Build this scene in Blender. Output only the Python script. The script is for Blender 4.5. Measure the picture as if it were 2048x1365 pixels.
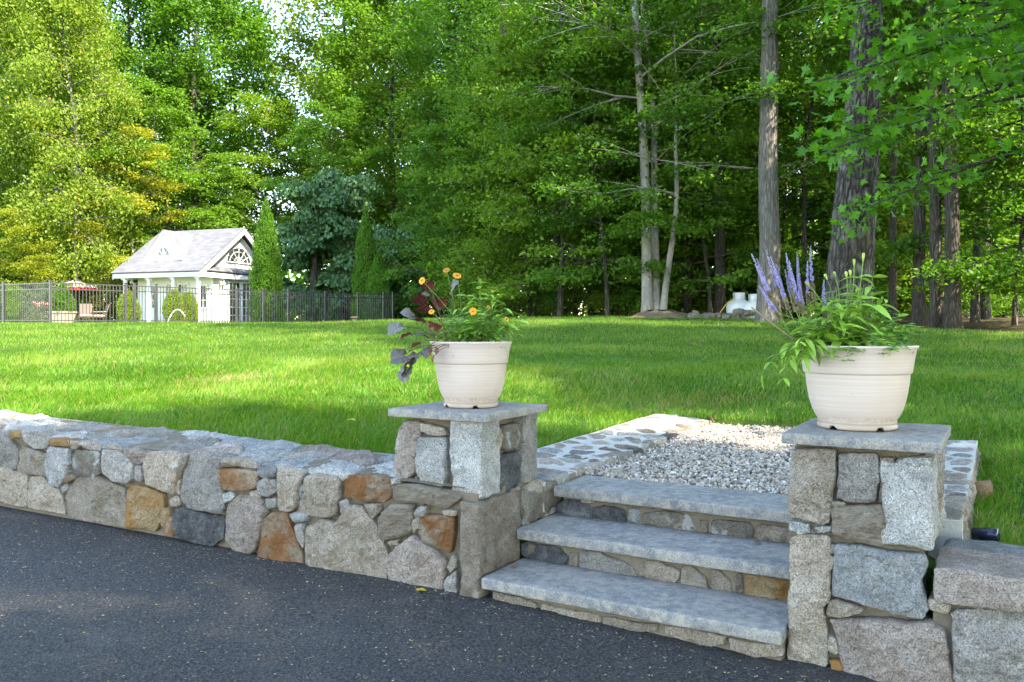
import bpy, bmesh, math, random
import numpy as np
from mathutils import Vector, Matrix, noise as mnoise
R = math.radians
for o in list(bpy.data.objects): bpy.data.objects.remove(o)
scene = bpy.context.scene
C = scene.collection

# ---------------------------------------------------------------- camera, sky, sun, exposure
FPX, HOR = 1660.0, 655.0                     # focal length and horizon row of the 2048 px photograph
cam = bpy.data.cameras.new('camera'); cam.sensor_width = 36; cam.lens = 36*FPX/2048
cam.shift_y = -(682.5-HOR)/2048; cam.clip_start = .05; cam.clip_end = 2000
camo = bpy.data.objects.new('camera', cam); C.objects.link(camo)
camo.rotation_euler = (R(90), 0, 0); scene.camera = camo
SUN = Vector((.78, -.62, 1.08)).normalized()
w = bpy.data.worlds.new('World'); scene.world = w; w.use_nodes = True
nt = w.node_tree
sky = nt.nodes.new('ShaderNodeTexSky'); sky.sky_type = 'NISHITA'; sky.sun_disc = False
sky.sun_elevation = math.asin(SUN.z); sky.sun_rotation = math.atan2(SUN.x, SUN.y)
sky.dust_density = .15; sky.ozone_density = 1.6
nt.links.new(sky.outputs[0], nt.nodes['Background'].inputs[0]); nt.nodes['Background'].inputs[1].default_value = .15
sl = bpy.data.lights.new('sun', 'SUN'); sl.energy = 2.8; sl.angle = R(.55); sl.color = (1, .95, .87)
so = bpy.data.objects.new('sun', sl); C.objects.link(so); so.rotation_euler = SUN.to_track_quat('Z', 'Y').to_euler()
so.location = (30, -15, 40)
scene.view_settings.view_transform = 'Standard'; scene.view_settings.look = 'None'
scene.view_settings.gamma = 1; scene.view_settings.exposure = 2.95
scene.view_settings.use_curve_mapping = False
scene.view_settings.use_white_balance = True; scene.view_settings.white_balance_temperature = 7800; scene.view_settings.white_balance_tint = 10
scene.render.engine = 'CYCLES'
scene.cycles.max_bounces = 7; scene.cycles.diffuse_bounces = 3; scene.cycles.transmission_bounces = 4
scene.cycles.transparent_max_bounces = 4

# ---------------------------------------------------------------- helpers
WL = {}
def link(o, parent=None, wl=(0,0,0)):
    C.objects.link(o); WL[o] = Vector(wl)
    if parent is not None: o.parent = parent
    return o
def tag(o, label=None, cat=None, group=None, kind=None):
    if label: o['label'] = label
    if cat: o['category'] = cat
    if group: o['group'] = group
    if kind: o['kind'] = kind
    return o
def thing(name, loc, label, cat, group=None, rz=0):
    o = bpy.data.objects.new(name, None); o.empty_display_size = .1
    o.location = loc; o.rotation_euler = (0,0,rz); link(o, None, loc)
    return tag(o, label, cat, group)
def mesh_raw(name, V, F, mat=None, smooth=False, attrs=None):
    """F: array (m,k) or list of such arrays"""
    V = np.asarray(V, np.float32).reshape(-1, 3)
    Fs = F if isinstance(F, list) else [F]
    Fs = [np.asarray(f, np.int32) for f in Fs if len(f)]
    me = bpy.data.meshes.new(name)
    me.vertices.add(len(V)); me.vertices.foreach_set('co', V.ravel())
    nl = sum(f.size for f in Fs); nf = sum(len(f) for f in Fs)
    me.loops.add(nl); me.polygons.add(nf)
    me.loops.foreach_set('vertex_index', np.concatenate([f.ravel() for f in Fs]))
    tot = np.concatenate([np.full(len(f), f.shape[1], np.int32) for f in Fs])
    st = np.concatenate([[0], np.cumsum(tot)[:-1]]).astype(np.int32)
    me.polygons.foreach_set('loop_start', st)
    try: me.polygons.foreach_set('loop_total', tot)
    except Exception: pass
    me.update(calc_edges=True)
    me.polygons.foreach_set('use_smooth', np.full(nf, bool(smooth)))
    if attrs:
        for k, a in attrs.items():
            at = me.attributes.new(k, 'FLOAT', 'POINT'); at.data.foreach_set('value', np.asarray(a, np.float32))
    if mat: me.materials.append(mat)
    return me
def obj(name, V, F, mat, parent=None, smooth=False, attrs=None, pivot=None):
    """verts in world space (at build time); the origin goes to the pivot (default: centre)"""
    V = np.asarray(V, np.float32).reshape(-1, 3)
    c = V.mean(0) if pivot is None else np.asarray(pivot, np.float32)
    me = mesh_raw(name, V-c, F, mat, smooth, attrs)
    o = bpy.data.objects.new(name, me)
    pl = WL[parent] if parent is not None else Vector((0,0,0))
    o.location = Vector([float(q) for q in c]) - pl
    return link(o, parent, [float(q) for q in c])
def join(parts):
    Vs, Q, T, n = [], [], [], 0
    for V, F in parts:
        V = np.asarray(V, float).reshape(-1,3); Vs.append(V)
        for f in (F if isinstance(F, list) else [F]):
            f = np.asarray(f, int)
            if len(f) == 0: continue
            (Q if f.shape[1] == 4 else T).append(f+n)
        n += len(V)
    out = []
    if Q: out.append(np.concatenate(Q))
    if T: out.append(np.concatenate(T))
    return np.concatenate(Vs), out
def copy_tree(o, parent=None):
    c = o.copy(); C.objects.link(c); c.parent = parent
    for ch in list(o.children): copy_tree(ch, c)
    return c
UA = np.array([.861, -.509, 0]); UB = np.array([.509, .861, 0]); UZ = np.array([0, 0, 1.])
def AB(a, b, z=0): return UA*a + UB*b + UZ*z
def ray(px, py): return np.array([(px-1024)/FPX, 1, -(py-HOR)/FPX])
def at(px, py, d): return ray(px, py)*d
def on_plane(px, py, O, N):
    r = ray(px, py); return r*(np.dot(O, N)/np.dot(r, N))
BOXF = np.array([[0,1,3,2],[4,6,7,5],[0,4,5,1],[2,3,7,6],[0,2,6,4],[1,5,7,3]])
def box(a0, a1, b0, b1, z0, z1, f=AB):
    return np.array([f(a, b, z) for a in (a0,a1) for b in (b0,b1) for z in (z0,z1)]), BOXF
def fbm(p, sc, oct=3):
    v = 0; am = 1
    for i in range(oct):
        v += am*mnoise.noise(Vector(p)*sc); sc *= 2.1; am *= .5
    return v
def rough_box(a0, a1, b0, b1, z0, z1, rad=.015, seg=6, amp=.008, sc=9, f=AB, seed=0, amps=None):
    """rounded, uneven block"""
    lo = np.array([a0,b0,z0]); hi = np.array([a1,b1,z1]); ce = (lo+hi)/2; h = (hi-lo)/2
    rad = min(rad, h.min()*.9)
    cs = []
    for i in range(3):
        n = max(2, int(round(seg*h[i]/h.max())))
        inner = np.linspace(-h[i]+rad, h[i]-rad, n+1)
        cs.append(np.concatenate([[-h[i], -h[i]+rad*.3], inner, [h[i]-rad*.3, h[i]]]))
    idx = {}; V = []; F = []
    def vid(i, j, k):
        key = (i,j,k)
        if key not in idx:
            q = np.array([cs[0][i], cs[1][j], cs[2][k]])
            inn = np.clip(q, -h+rad, h-rad); d = q-inn; L = np.linalg.norm(d)
            if L > 1e-9: q = inn + d/L*rad; d = d/L
            nv = np.array([fbm(tuple(q+ce+np.array([seed*3.7, seed*1.3, 0])), sc), fbm(tuple(q+ce+np.array([9, seed*2.1, 5])), sc), fbm(tuple(q+ce+np.array([3, 7, seed*1.9])), sc)])
            q = q + nv*(amp if amps is None else np.array(amps))
            idx[key] = len(V); V.append(f(*(q+ce)))
        return idx[key]
    n = [len(c) for c in cs]
    for ax in range(3):
        u, v = [i for i in range(3) if i != ax]
        for side in (0, n[ax]-1):
            for i in range(n[u]-1):
                for j in range(n[v]-1):
                    def k(ii, jj):
                        t = [0,0,0]; t[ax] = side; t[u] = ii; t[v] = jj; return vid(*t)
                    q = [k(i,j), k(i+1,j), k(i+1,j+1), k(i,j+1)]
                    flip = (side == 0) ^ (ax == 1)
                    F.append(q[::-1] if flip else q)
    return np.array(V), np.array(F)
def tube(P, rad, n=8, caps=True):
    P = np.asarray(P, float); m = len(P); rad = np.broadcast_to(np.asarray(rad, float), (m,))
    T = np.gradient(P, axis=0); T /= np.linalg.norm(T, axis=1)[:,None]+1e-9
    ref = np.array([0,0,1.]) if abs(T[:,2]).mean() < .8 else np.array([1.,0,0])
    X = np.cross(T, ref); X /= np.linalg.norm(X, axis=1)[:,None]+1e-9; Y = np.cross(T, X)
    an = np.linspace(0, 2*np.pi, n, endpoint=False)
    V = P[:,None,:] + rad[:,None,None]*(np.cos(an)[None,:,None]*X[:,None,:] + np.sin(an)[None,:,None]*Y[:,None,:])
    V = V.reshape(-1,3); i = np.arange(m-1)[:,None]*n; j = np.arange(n)[None,:]; j2 = (j+1) % n
    F = np.stack([i+j, i+n+j, i+n+j2, i+j2], -1).reshape(-1,4)
    if not caps: return V, [F]
    V = np.concatenate([V, P[:1], P[-1:]]); jj = np.arange(n); k = (jj+1) % n
    T1 = np.stack([np.full(n, m*n), jj, k], -1); T2 = np.stack([np.full(n, m*n+1), (m-1)*n+k, (m-1)*n+jj], -1)
    return V, [F, np.concatenate([T1, T2])]
def lathe(prof, c, n=48):
    prof = np.asarray(prof, float); an = np.linspace(0, 2*np.pi, n, endpoint=False)
    V = np.stack([prof[:,None,0]*np.cos(an), prof[:,None,0]*np.sin(an), np.repeat(prof[:,1:2], n, 1)], -1).reshape(-1,3)+np.asarray(c)
    i = np.arange(len(prof)-1)[:,None]*n; j = np.arange(n)[None,:]; j2 = (j+1) % n
    return V, np.stack([i+j, i+j2, i+n+j2, i+n+j], -1).reshape(-1,4)
def leaves_np(Cn, D, N, L, W, fold=.15):
    D = D/(np.linalg.norm(D,axis=1)[:,None]+1e-9); S = np.cross(D, N); S /= np.linalg.norm(S,axis=1)[:,None]+1e-9
    U = np.cross(S, D); n = len(Cn); L = np.broadcast_to(L,(n,))[:,None]; W = np.broadcast_to(W,(n,))[:,None]
    V = np.stack([Cn-D*L*.5, Cn-S*W*.5+U*W*fold-D*L*.06, Cn+D*L*.5-U*W*fold*.6, Cn+S*W*.5+U*W*fold-D*L*.06], 1).reshape(-1,3)
    b = np.arange(n)[:,None]*4
    F = np.concatenate([b+np.array([0,1,2]), b+np.array([0,2,3])], 0)
    return V, F

# ---------------------------------------------------------------- materials
class NT:
    def __init__(s, name):
        s.m = bpy.data.materials.new(name); s.m.use_nodes = True; s.t = s.m.node_tree
        s.p = s.t.nodes['Principled BSDF']; s.out = s.t.nodes['Material Output']
    def n(s, t, **k):
        q = s.t.nodes.new(t)
        for a, b in k.items():
            if a.startswith('i_'):
                key = a[2:]; q.inputs[int(key) if key.isdigit() else key].default_value = b
            else: setattr(q, a, b)
        return q
    def l(s, a, b): s.t.links.new(a, b)
    def ramp(s, fac, stops, interp='LINEAR'):
        r = s.n('ShaderNodeValToRGB'); e = r.color_ramp; e.interpolation = interp
        while len(e.elements) < len(stops): e.elements.new(.5)
        for q, (p, c) in zip(e.elements, stops):
            q.position = p; q.color = tuple(c)+(1,) if not isinstance(c, (int,float)) else (c,c,c,1)
        s.l(fac, r.inputs[0]); return r.outputs[0]
    def mix(s, fac, a, b, mode='MIX'):
        m = s.n('ShaderNodeMix', data_type='RGBA', blend_type=mode)
        for v, i in ((fac,0),(a,6),(b,7)):
            if hasattr(v, 'links'): s.l(v, m.inputs[i])
            elif i == 0: m.inputs[0].default_value = v
            else: m.inputs[i].default_value = tuple(v)+(1,) if len(v) == 3 else v
        return m.outputs[2]
    def noise(s, vec, scale, detail=6, rough=.6, dist=0):
        q = s.n('ShaderNodeTexNoise', i_Scale=scale, i_Detail=detail, i_Roughness=rough, i_Distortion=dist); s.l(vec, q.inputs['Vector']); return q.outputs['Fac']
    def bump(s, h, st, dist, nrm=None):
        b = s.n('ShaderNodeBump', i_Strength=st, i_Distance=dist); s.l(h, b.inputs['Height'])
        if nrm is not None: s.l(nrm, b.inputs['Normal'])
        return b.outputs[0]
    def vec(s, mul=9.0):
        tc = s.n('ShaderNodeTexCoord'); oi = s.n('ShaderNodeObjectInfo')
        m = s.n('ShaderNodeVectorMath', operation='SCALE'); cb = s.n('ShaderNodeCombineXYZ')
        for i in range(3): s.l(oi.outputs['Random'], cb.inputs[i])
        s.l(cb.outputs[0], m.inputs[0]); m.inputs['Scale'].default_value = mul
        ad = s.n('ShaderNodeVectorMath', operation='ADD'); s.l(tc.outputs['Object'], ad.inputs[0]); s.l(m.outputs[0], ad.inputs[1])
        s.rand = oi.outputs['Random']; return ad.outputs[0]
    def pos(s):
        g = s.n('ShaderNodeNewGeometry'); return g.outputs['Position']
def stone_mat(name, c1, c2, c3, speck=.5, rust=None, layered=False, lich=None):
    s = NT(name); v = s.vec()
    if layered:
        mp = s.n('ShaderNodeMapping'); mp.inputs['Scale'].default_value = (1,1,6); s.l(v, mp.inputs[0]); v = mp.outputs[0]
    big = s.noise(v, 8, 6, .7, .5); mid = s.noise(v, 30, 7, .75, .6); fine = s.noise(v, 150, 4, .75)
    col = s.ramp(big, [(.3, c1), (.5, c2), (.7, c3)])
    col = s.mix(s.ramp(mid, [(.52, 0), (.66, .65)]), col, tuple(q*.42 for q in c2)); col = s.mix(s.ramp(mid, [(.30, .55), (.45, 0)]), col, tuple(min(.8,q*1.35) for q in c3))
    sp = s.ramp(fine, [(.38, 0.0), (.46, .5), (.58, 1.0)])
    col = s.mix(speck, col, s.mix(1, col, s.mix(sp, (.30,.30,.33), (1.55,1.55,1.52)), 'MULTIPLY'))
    if rust:
        rn = s.noise(v, 4.5, 5, .6, .4); col = s.mix(s.ramp(rn, [(.42, 0), (.56, .9)]), col, rust)
    if lich:
        rn = s.noise(v, 8, 4, .6); col = s.mix(s.ramp(rn, [(.56, 0), (.62, .85)]), col, lich)
    hs = s.n('ShaderNodeHueSaturation'); s.l(col, hs.inputs['Color'])
    mr = s.n('ShaderNodeMapRange'); mr.inputs[3].default_value = .74; mr.inputs[4].default_value = 1.2; s.l(s.rand, mr.inputs[0]); s.l(mr.outputs[0], hs.inputs['Value'])
    s.l(hs.outputs[0], s.p.inputs['Base Color']); s.p.inputs['Roughness'].default_value = .88; s.p.inputs['Specular IOR Level'].default_value = .25
    b = s.bump(big, 1.0, .07); b = s.bump(mid, 1.0, .045, b); b = s.bump(fine, 1.0, .010, b); s.l(b, s.p.inputs['Normal'])
    return s.m
M = {}
M['tan'] = stone_mat('stone_tan', (.36,.275,.205), (.48,.395,.31), (.60,.52,.435), .75)
M['grey'] = stone_mat('stone_grey', (.31,.275,.245), (.44,.40,.36), (.57,.53,.485), .8)
M['pink'] = stone_mat('stone_pink_grey', (.34,.255,.21), (.45,.365,.31), (.57,.49,.435), .8)
M['white'] = stone_mat('stone_white_granite', (.38,.365,.34), (.52,.505,.48), (.66,.64,.60), .85)
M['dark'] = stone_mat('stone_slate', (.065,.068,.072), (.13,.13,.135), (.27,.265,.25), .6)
M['blue'] = stone_mat('stone_blue_grey', (.25,.26,.265), (.36,.365,.36), (.48,.475,.46), .7)
M['rust'] = stone_mat('stone_rusty', (.34,.245,.155), (.43,.335,.235), (.55,.46,.36), .6, rust=(.38,.15,.045))
M['ochre'] = stone_mat('stone_ochre', (.36,.24,.12), (.42,.29,.155), (.50,.39,.26), .6, rust=(.43,.22,.07))
M['layer'] = stone_mat('stone_layered', (.30,.22,.15), (.44,.36,.275), (.58,.51,.42), .6, layered=True)
M['lichen'] = stone_mat('stone_lichen', (.17,.145,.115), (.26,.225,.18), (.36,.32,.26), .6, lich=(.58,.57,.53))
M['brown'] = stone_mat('stone_brown', (.23,.17,.125), (.34,.275,.215), (.46,.39,.32), .6)
def simple(name, col, rough=.6, metal=0, spec=.4, nscale=0, nvar=.2, bump=0, bscale=60):
    s = NT(name); v = s.vec(3)
    if nscale:
        f = s.noise(v, nscale, 5, .6); c = s.mix(f, tuple(q*(1-nvar) for q in col), tuple(min(1,q*(1+nvar)) for q in col)); s.l(c, s.p.inputs['Base Color'])
    else: s.p.inputs['Base Color'].default_value = tuple(col)+(1,)
    s.p.inputs['Roughness'].default_value = rough; s.p.inputs['Metallic'].default_value = metal; s.p.inputs['Specular IOR Level'].default_value = spec
    if bump: s.l(s.bump(s.noise(v, bscale, 6, .7), bump, .01), s.p.inputs['Normal'])
    return s.m
M['mortar'] = simple('mortar', (.20,.165,.12), .95, 0, .1, 14, .4, 1.0, 70)
M['mortar_light'] = simple('mortar_light', (.46,.44,.40), .95, 0, .1, 10, .25, .8, 60)
def bluestone():
    s = NT('bluestone'); v = s.vec(5)
    a = s.noise(v, 3.2, 6, .6, .5); b = s.noise(v, 22, 6, .7); c = s.noise(v, 160, 3, .7)
    col = s.ramp(a, [(.28, (.14,.14,.145)), (.5, (.205,.20,.195)), (.72, (.30,.275,.24))])
    col = s.mix(s.ramp(b, [(.47, 0), (.62, .8)]), col, (.37,.325,.26)); col = s.mix(s.ramp(b, [(.30, .7), (.45, 0)]), col, (.08,.085,.095))
    col = s.mix(s.ramp(c, [(.54, 0), (.64, .6)]), col, (.42,.40,.36)); col = s.mix(s.ramp(c, [(.34, .7), (.45, 0)]), col, (.07,.075,.08))
    s.l(col, s.p.inputs['Base Color']); s.p.inputs['Roughness'].default_value = .8; s.p.inputs['Specular IOR Level'].default_value = .3
    bb = s.bump(b, .35, .006); bb = s.bump(c, .5, .002, bb); s.l(bb, s.p.inputs['Normal']); return s.m
M['bluestone'] = bluestone()
def asphalt():
    s = NT('asphalt'); v = s.pos()
    f = s.noise(v, 120, 4, .8); g = s.noise(v, 420, 2, .6); a = s.noise(v, .9, 5, .6, .6); vo = s.n('ShaderNodeTexVoronoi', i_Scale=70.0); s.l(v, vo.inputs['Vector'])
    col = s.ramp(a, [(.3, (.026,.026,.029)), (.55, (.042,.041,.043)), (.75, (.068,.064,.062))])
    col = s.mix(s.ramp(f, [(.47, 0), (.58, .85)]), col, (.14,.135,.13)); col = s.mix(s.ramp(vo.outputs['Distance'], [(.35, 0), (.75, .85)]), col, (.012,.012,.014))
    sp = s.noise(v, 95, 2, .5); col = s.mix(s.ramp(sp, [(.66, 0), (.70, .8)]), col, (.30,.26,.20))
    dust = s.noise(v, 2.3, 6, .7, .3); col = s.mix(s.ramp(dust, [(.55, 0), (.78, .38)]), col, (.20,.18,.155))
    s.l(col, s.p.inputs['Base Color']); s.p.inputs['Roughness'].default_value = .72; s.p.inputs['Specular IOR Level'].default_value = .4
    b = s.bump(vo.outputs['Distance'], 1, -.014); b = s.bump(f, 1, .012, b); s.l(b, s.p.inputs['Normal']); return s.m
M['asphalt'] = asphalt()
def leaf_mat(name, transl=.5, var=.35, col=None, gloss=.35, warm=(.28,.20,.03), warmth=.0):
    s = NT(name); at_ = s.n('ShaderNodeAttribute', attribute_name='rnd'); oi = s.n('ShaderNodeObjectInfo')
    base = oi.outputs['Color'] if col is None else None
    if col is not None:
        rgb = s.n('ShaderNodeRGB'); rgb.outputs[0].default_value = tuple(col)+(1,); base = rgb.outputs[0]
    k = s.ramp(at_.outputs['Fac'], [(0, 1-var), (.5, 1.0), (1, 1.0)])
    c = s.mix(1, base, k, 'MULTIPLY'); k2 = s.ramp(at_.outputs['Fac'], [(.6, 0), (1, .55)])
    bright = s.mix(1, base, (1.5,1.45,1.1), 'MULTIPLY'); c = s.mix(k2, c, bright)
    if warmth: c = s.mix(s.ramp(at_.outputs['Fac'], [(1-warmth, 0), (1-warmth*.6, 1)]), c, warm)
    s.l(c, s.p.inputs['Base Color']); s.p.inputs['Roughness'].default_value = .5; s.p.inputs['Specular IOR Level'].default_value = gloss
    tr = s.n('ShaderNodeBsdfTranslucent'); s.l(s.mix(1, c, (1.15,1.30,.42), 'MULTIPLY'), tr.inputs['Color'])
    ms = s.n('ShaderNodeMixShader'); ms.inputs[0].default_value = transl; s.l(s.p.outputs[0], ms.inputs[1]); s.l(tr.outputs[0], ms.inputs[2]); s.l(ms.outputs[0], s.out.inputs[0])
    return s.m
M['leaf'] = leaf_mat('tree_leaf'); M['leaf_warm'] = leaf_mat('tree_leaf_turning', warmth=.12, warm=(.36,.25,.03))
M['leaf_gloss'] = leaf_mat('ivy_leaf', .25, gloss=.6)
def bark(name, c1, c2, c3, ridged=1.0, sc=(14,14,2.2), lich=None):
    s = NT(name); tc = s.n('ShaderNodeTexCoord'); mp = s.n('ShaderNodeMapping'); mp.inputs['Scale'].default_value = sc; s.l(tc.outputs['Object'], mp.inputs[0])
    v = mp.outputs[0]; a = s.noise(v, 1.6, 6, .65, .5); f = s.noise(tc.outputs['Object'], 26, 5, .7); vo = s.n('ShaderNodeTexVoronoi', feature='DISTANCE_TO_EDGE', i_Scale=1.0)
    ds = s.n('ShaderNodeVectorMath', operation='ADD'); nz = s.n('ShaderNodeTexNoise', i_Scale=.8); s.l(v, nz.inputs['Vector']); s.l(v, ds.inputs[0]); s.l(nz.outputs['Color'], ds.inputs[1]); s.l(ds.outputs[0], vo.inputs['Vector'])
    col = s.ramp(a, [(.3, c1), (.5, c2), (.7, c3)]); 
    if ridged: col = s.mix(s.ramp(vo.outputs[0], [(0, .85*ridged), (.22, 0)]), col, tuple(q*.25 for q in c1))
    if lich: col = s.mix(s.ramp(s.noise(tc.outputs['Object'], 2.6, 4, .6), [(.56, 0), (.64, .7)]), col, lich)
    s.l(col, s.p.inputs['Base Color']); s.p.inputs['Roughness'].default_value = .9; s.p.inputs['Specular IOR Level'].default_value = .2
    b = s.bump(f, .4, .02)
    if ridged: b = s.bump(s.ramp(vo.outputs[0], [(0,0),(.3,1)]), ridged, .05, b)
    s.l(b, s.p.inputs['Normal']); return s.m
M['bark'] = bark('bark_ridged', (.055,.047,.04), (.105,.093,.08), (.18,.165,.145), .9, (11,11,3.2), lich=(.20,.21,.16))
M['bark_dark'] = bark('bark_dark', (.05,.042,.035), (.095,.08,.066), (.15,.13,.11), .7)
M['bark_pale'] = bark('bark_smooth_pale', (.20,.18,.155), (.30,.275,.235), (.42,.39,.33), 0, (3,3,1.2), lich=(.13,.125,.10)); M['bark_mid'] = bark('bark_mid', (.10,.09,.08), (.165,.15,.132), (.25,.23,.205), .5)

# ---------------------------------------------------------------- the ground
def sst(a, b, x):
    t = np.clip((np.asarray(x, float)-a)/(b-a), 0, 1); return t*t*(3-2*t)
def lawn_z(x, y):
    x = np.asarray(x, float); y = np.asarray(y, float)
    base = -.85+.06*(y-5.5); cap = .10+.22*sst(-7, 1, x); k = .05
    m = np.minimum(base, cap); z = m - k*np.log(np.exp(-(base-m)/k)+np.exp(-(cap-m)/k))
    a = UA[0]*x+UA[1]*y; b = UB[0]*x+UB[1]*y
    da = np.maximum(np.maximum(-2.9-a, a+.16), 0); db = np.maximum(b-7.62, 0); dr = np.hypot(da, db)
    ze = np.minimum(z, -.895+.0165*(b-4.8)); z = ze+(z-ze)*sst(0, 2.2, dr)
    z = z - .17*sst(-.5,-.2,a)*(1-sst(.5,2.2,a))*(1-sst(6.2,8.0,b))
    return z + .02*np.sin(x*.9+1.3)*np.sin(y*.7) 
def drive_z(x, y): return -1.434-.02*(np.asarray(x)-1.205)+.008*(np.asarray(y)-3.552)
W0 = np.array([-.284, 4.373, 0]); WU = np.array([-.9, .436, 0]); WU /= np.linalg.norm(WU); WN = np.array([WU[1], -WU[0], 0])*-1
WN = np.array([-.436, -.9, 0]); WN /= np.linalg.norm(WN)                    # outward (towards the drive)
def wall_top(t): return -.837+.0238*t
def in_path(a, b): return (a > -2.84) & (a < -.22) & (b < 7.62)
# edge line of the lawn = middle of the walls
def edge_b(a):
    a = np.asarray(a, float)
    return np.where(a < -2.42, 3.62+.0962*(a+2.42)+.30, 3.98)
av = np.unique(np.concatenate([-np.geomspace(8, 500, 40), np.arange(-8, 3, .12), [-2.62,-2.6,-.42,-.4], np.geomspace(3, 500, 40)]))
tv = np.concatenate([[0, .05], np.arange(.1, 6, .12), np.geomspace(6, 30, 60), np.geomspace(31, 700, 40)])
A, T = np.meshgrid(av, tv, indexing='ij'); B = edge_b(A)+T
X = UA[0]*A+UB[0]*B; Y = UA[1]*A+UB[1]*B
Z = lawn_z(X, Y); Z = np.where((A > -2.61) & (A < -.41) & (B < 7.50), -1.12, Z)
Z = np.where(T < .06, Z-.5, Z)
V = np.stack([X,Y,Z], -1).reshape(-1,3); na, nb = A.shape
ii, jj = np.meshgrid(np.arange(na-1), np.arange(nb-1), indexing='ij'); q = (ii*nb+jj).ravel()
F = np.stack([q, q+nb, q+nb+1, q+1], -1)
# woodland edge: polyline in plan (beyond it: leaf litter)
EDGE = np.array([[60,-8],[24,4],[13,13.5],[10.6,17.5],[8.6,21.5],[6.8,24.6],[3.5,25.8],[-1,29.5],[-5,35],[-9,44],[-30,50],[-300,55]])
def beyond(x, y):
    o = np.argsort(EDGE[:,0]); return y > np.interp(x, EDGE[o,0], EDGE[o,1])
cx = V[F].mean(1); fo = beyond(cx[:,0], cx[:,1])
def ground_mat(name, stops, sc=1.2, fine=(.03,.05,.012)):
    s = NT(name); v = s.pos(); a = s.noise(v, sc, 6, .65, .3); f = s.noise(v, 60, 4, .7)
    col = s.mix(s.ramp(f, [(.35,.7),(.6,0)]), s.ramp(a, stops), fine); s.l(col, s.p.inputs['Base Color']); s.p.inputs['Roughness'].default_value = .95; s.p.inputs['Specular IOR Level'].default_value = .1
    s.l(s.bump(f, 1, .03), s.p.inputs['Normal']); return s.m
M['lawn'] = ground_mat('lawn_soil', [(.3,(.04,.085,.012)),(.55,(.055,.11,.016)),(.74,(.14,.14,.05))])
M['litter'] = ground_mat('leaf_litter', [(.3,(.05,.036,.02)),(.5,(.085,.06,.033)),(.7,(.05,.08,.02))], 2.5, (.03,.02,.012))
for nm, sel, mt in (('lawn', ~fo, 'lawn'), ('forest_floor', fo, 'litter')):
    f = F[sel]; u, inv = np.unique(f, return_inverse=True)
    tag(obj(nm, V[u], inv.reshape(-1,4), M[mt], None, True, pivot=(0,0,0)), kind='structure')
# driveway: one sheet up to the walls, on and away behind the camera
av2 = np.unique(np.concatenate([-np.geomspace(9,500,16), np.linspace(-9,6,40), np.geomspace(6,500,16)])); tv2 = np.concatenate([np.linspace(0,8,20), np.geomspace(9,500,14)])
A, T = np.meshgrid(av2, tv2, indexing='ij'); B = edge_b(A)+.0-T; X = UA[0]*A+UB[0]*B; Y = UA[1]*A+UB[1]*B
Z = np.clip(drive_z(X,Y), -1.7, -1.05); n2 = A.shape[1]; ii, jj = np.meshgrid(np.arange(A.shape[0]-1), np.arange(n2-1), indexing='ij'); q = (ii*n2+jj).ravel()
tag(obj('driveway', np.stack([X,Y,Z],-1), np.stack([q,q+1,q+n2+1,q+n2],-1), M['asphalt'], None, True, pivot=(0,0,0)), kind='structure')

# ---------------------------------------------------------------- stones
def chaikin(P, k=1, w=.22):
    P = np.asarray(P, float)
    for _ in range(k):
        Q = np.roll(P, -1, 0); P = np.stack([P*(1-w)+Q*w, P*w+Q*(1-w)], 1).reshape(-1, 2)
    return P
def resample(P, step):
    Q = np.roll(P, -1, 0); out = []
    for p, q in zip(P, Q):
        n = max(1, int(round(np.linalg.norm(q-p)/step))); out += [p+(q-p)*i/n for i in range(n)]
    return np.array(out)
def poly_dist(Q, P):
    A_ = P; B_ = np.roll(P, -1, 0); d = B_-A_; L2 = (d**2).sum(1)+1e-12
    t = np.clip(((Q[:,None,:]-A_[None])*d[None]).sum(2)/L2[None], 0, 1); pr = A_[None]+t[...,None]*d[None]
    dist = np.sqrt(((Q[:,None,:]-pr)**2).sum(2)).min(1)
    x, y = Q[:,0:1], Q[:,1:2]; c1 = (A_[None,:,1] > y) != (B_[None,:,1] > y)
    xi = A_[None,:,0]+(y-A_[None,:,1])*(B_[None,:,0]-A_[None,:,0])/(B_[None,:,1]-A_[None,:,1]+1e-12)
    return np.where((c1 & (x < xi)).sum(1) % 2 == 1, dist, -dist)
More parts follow.
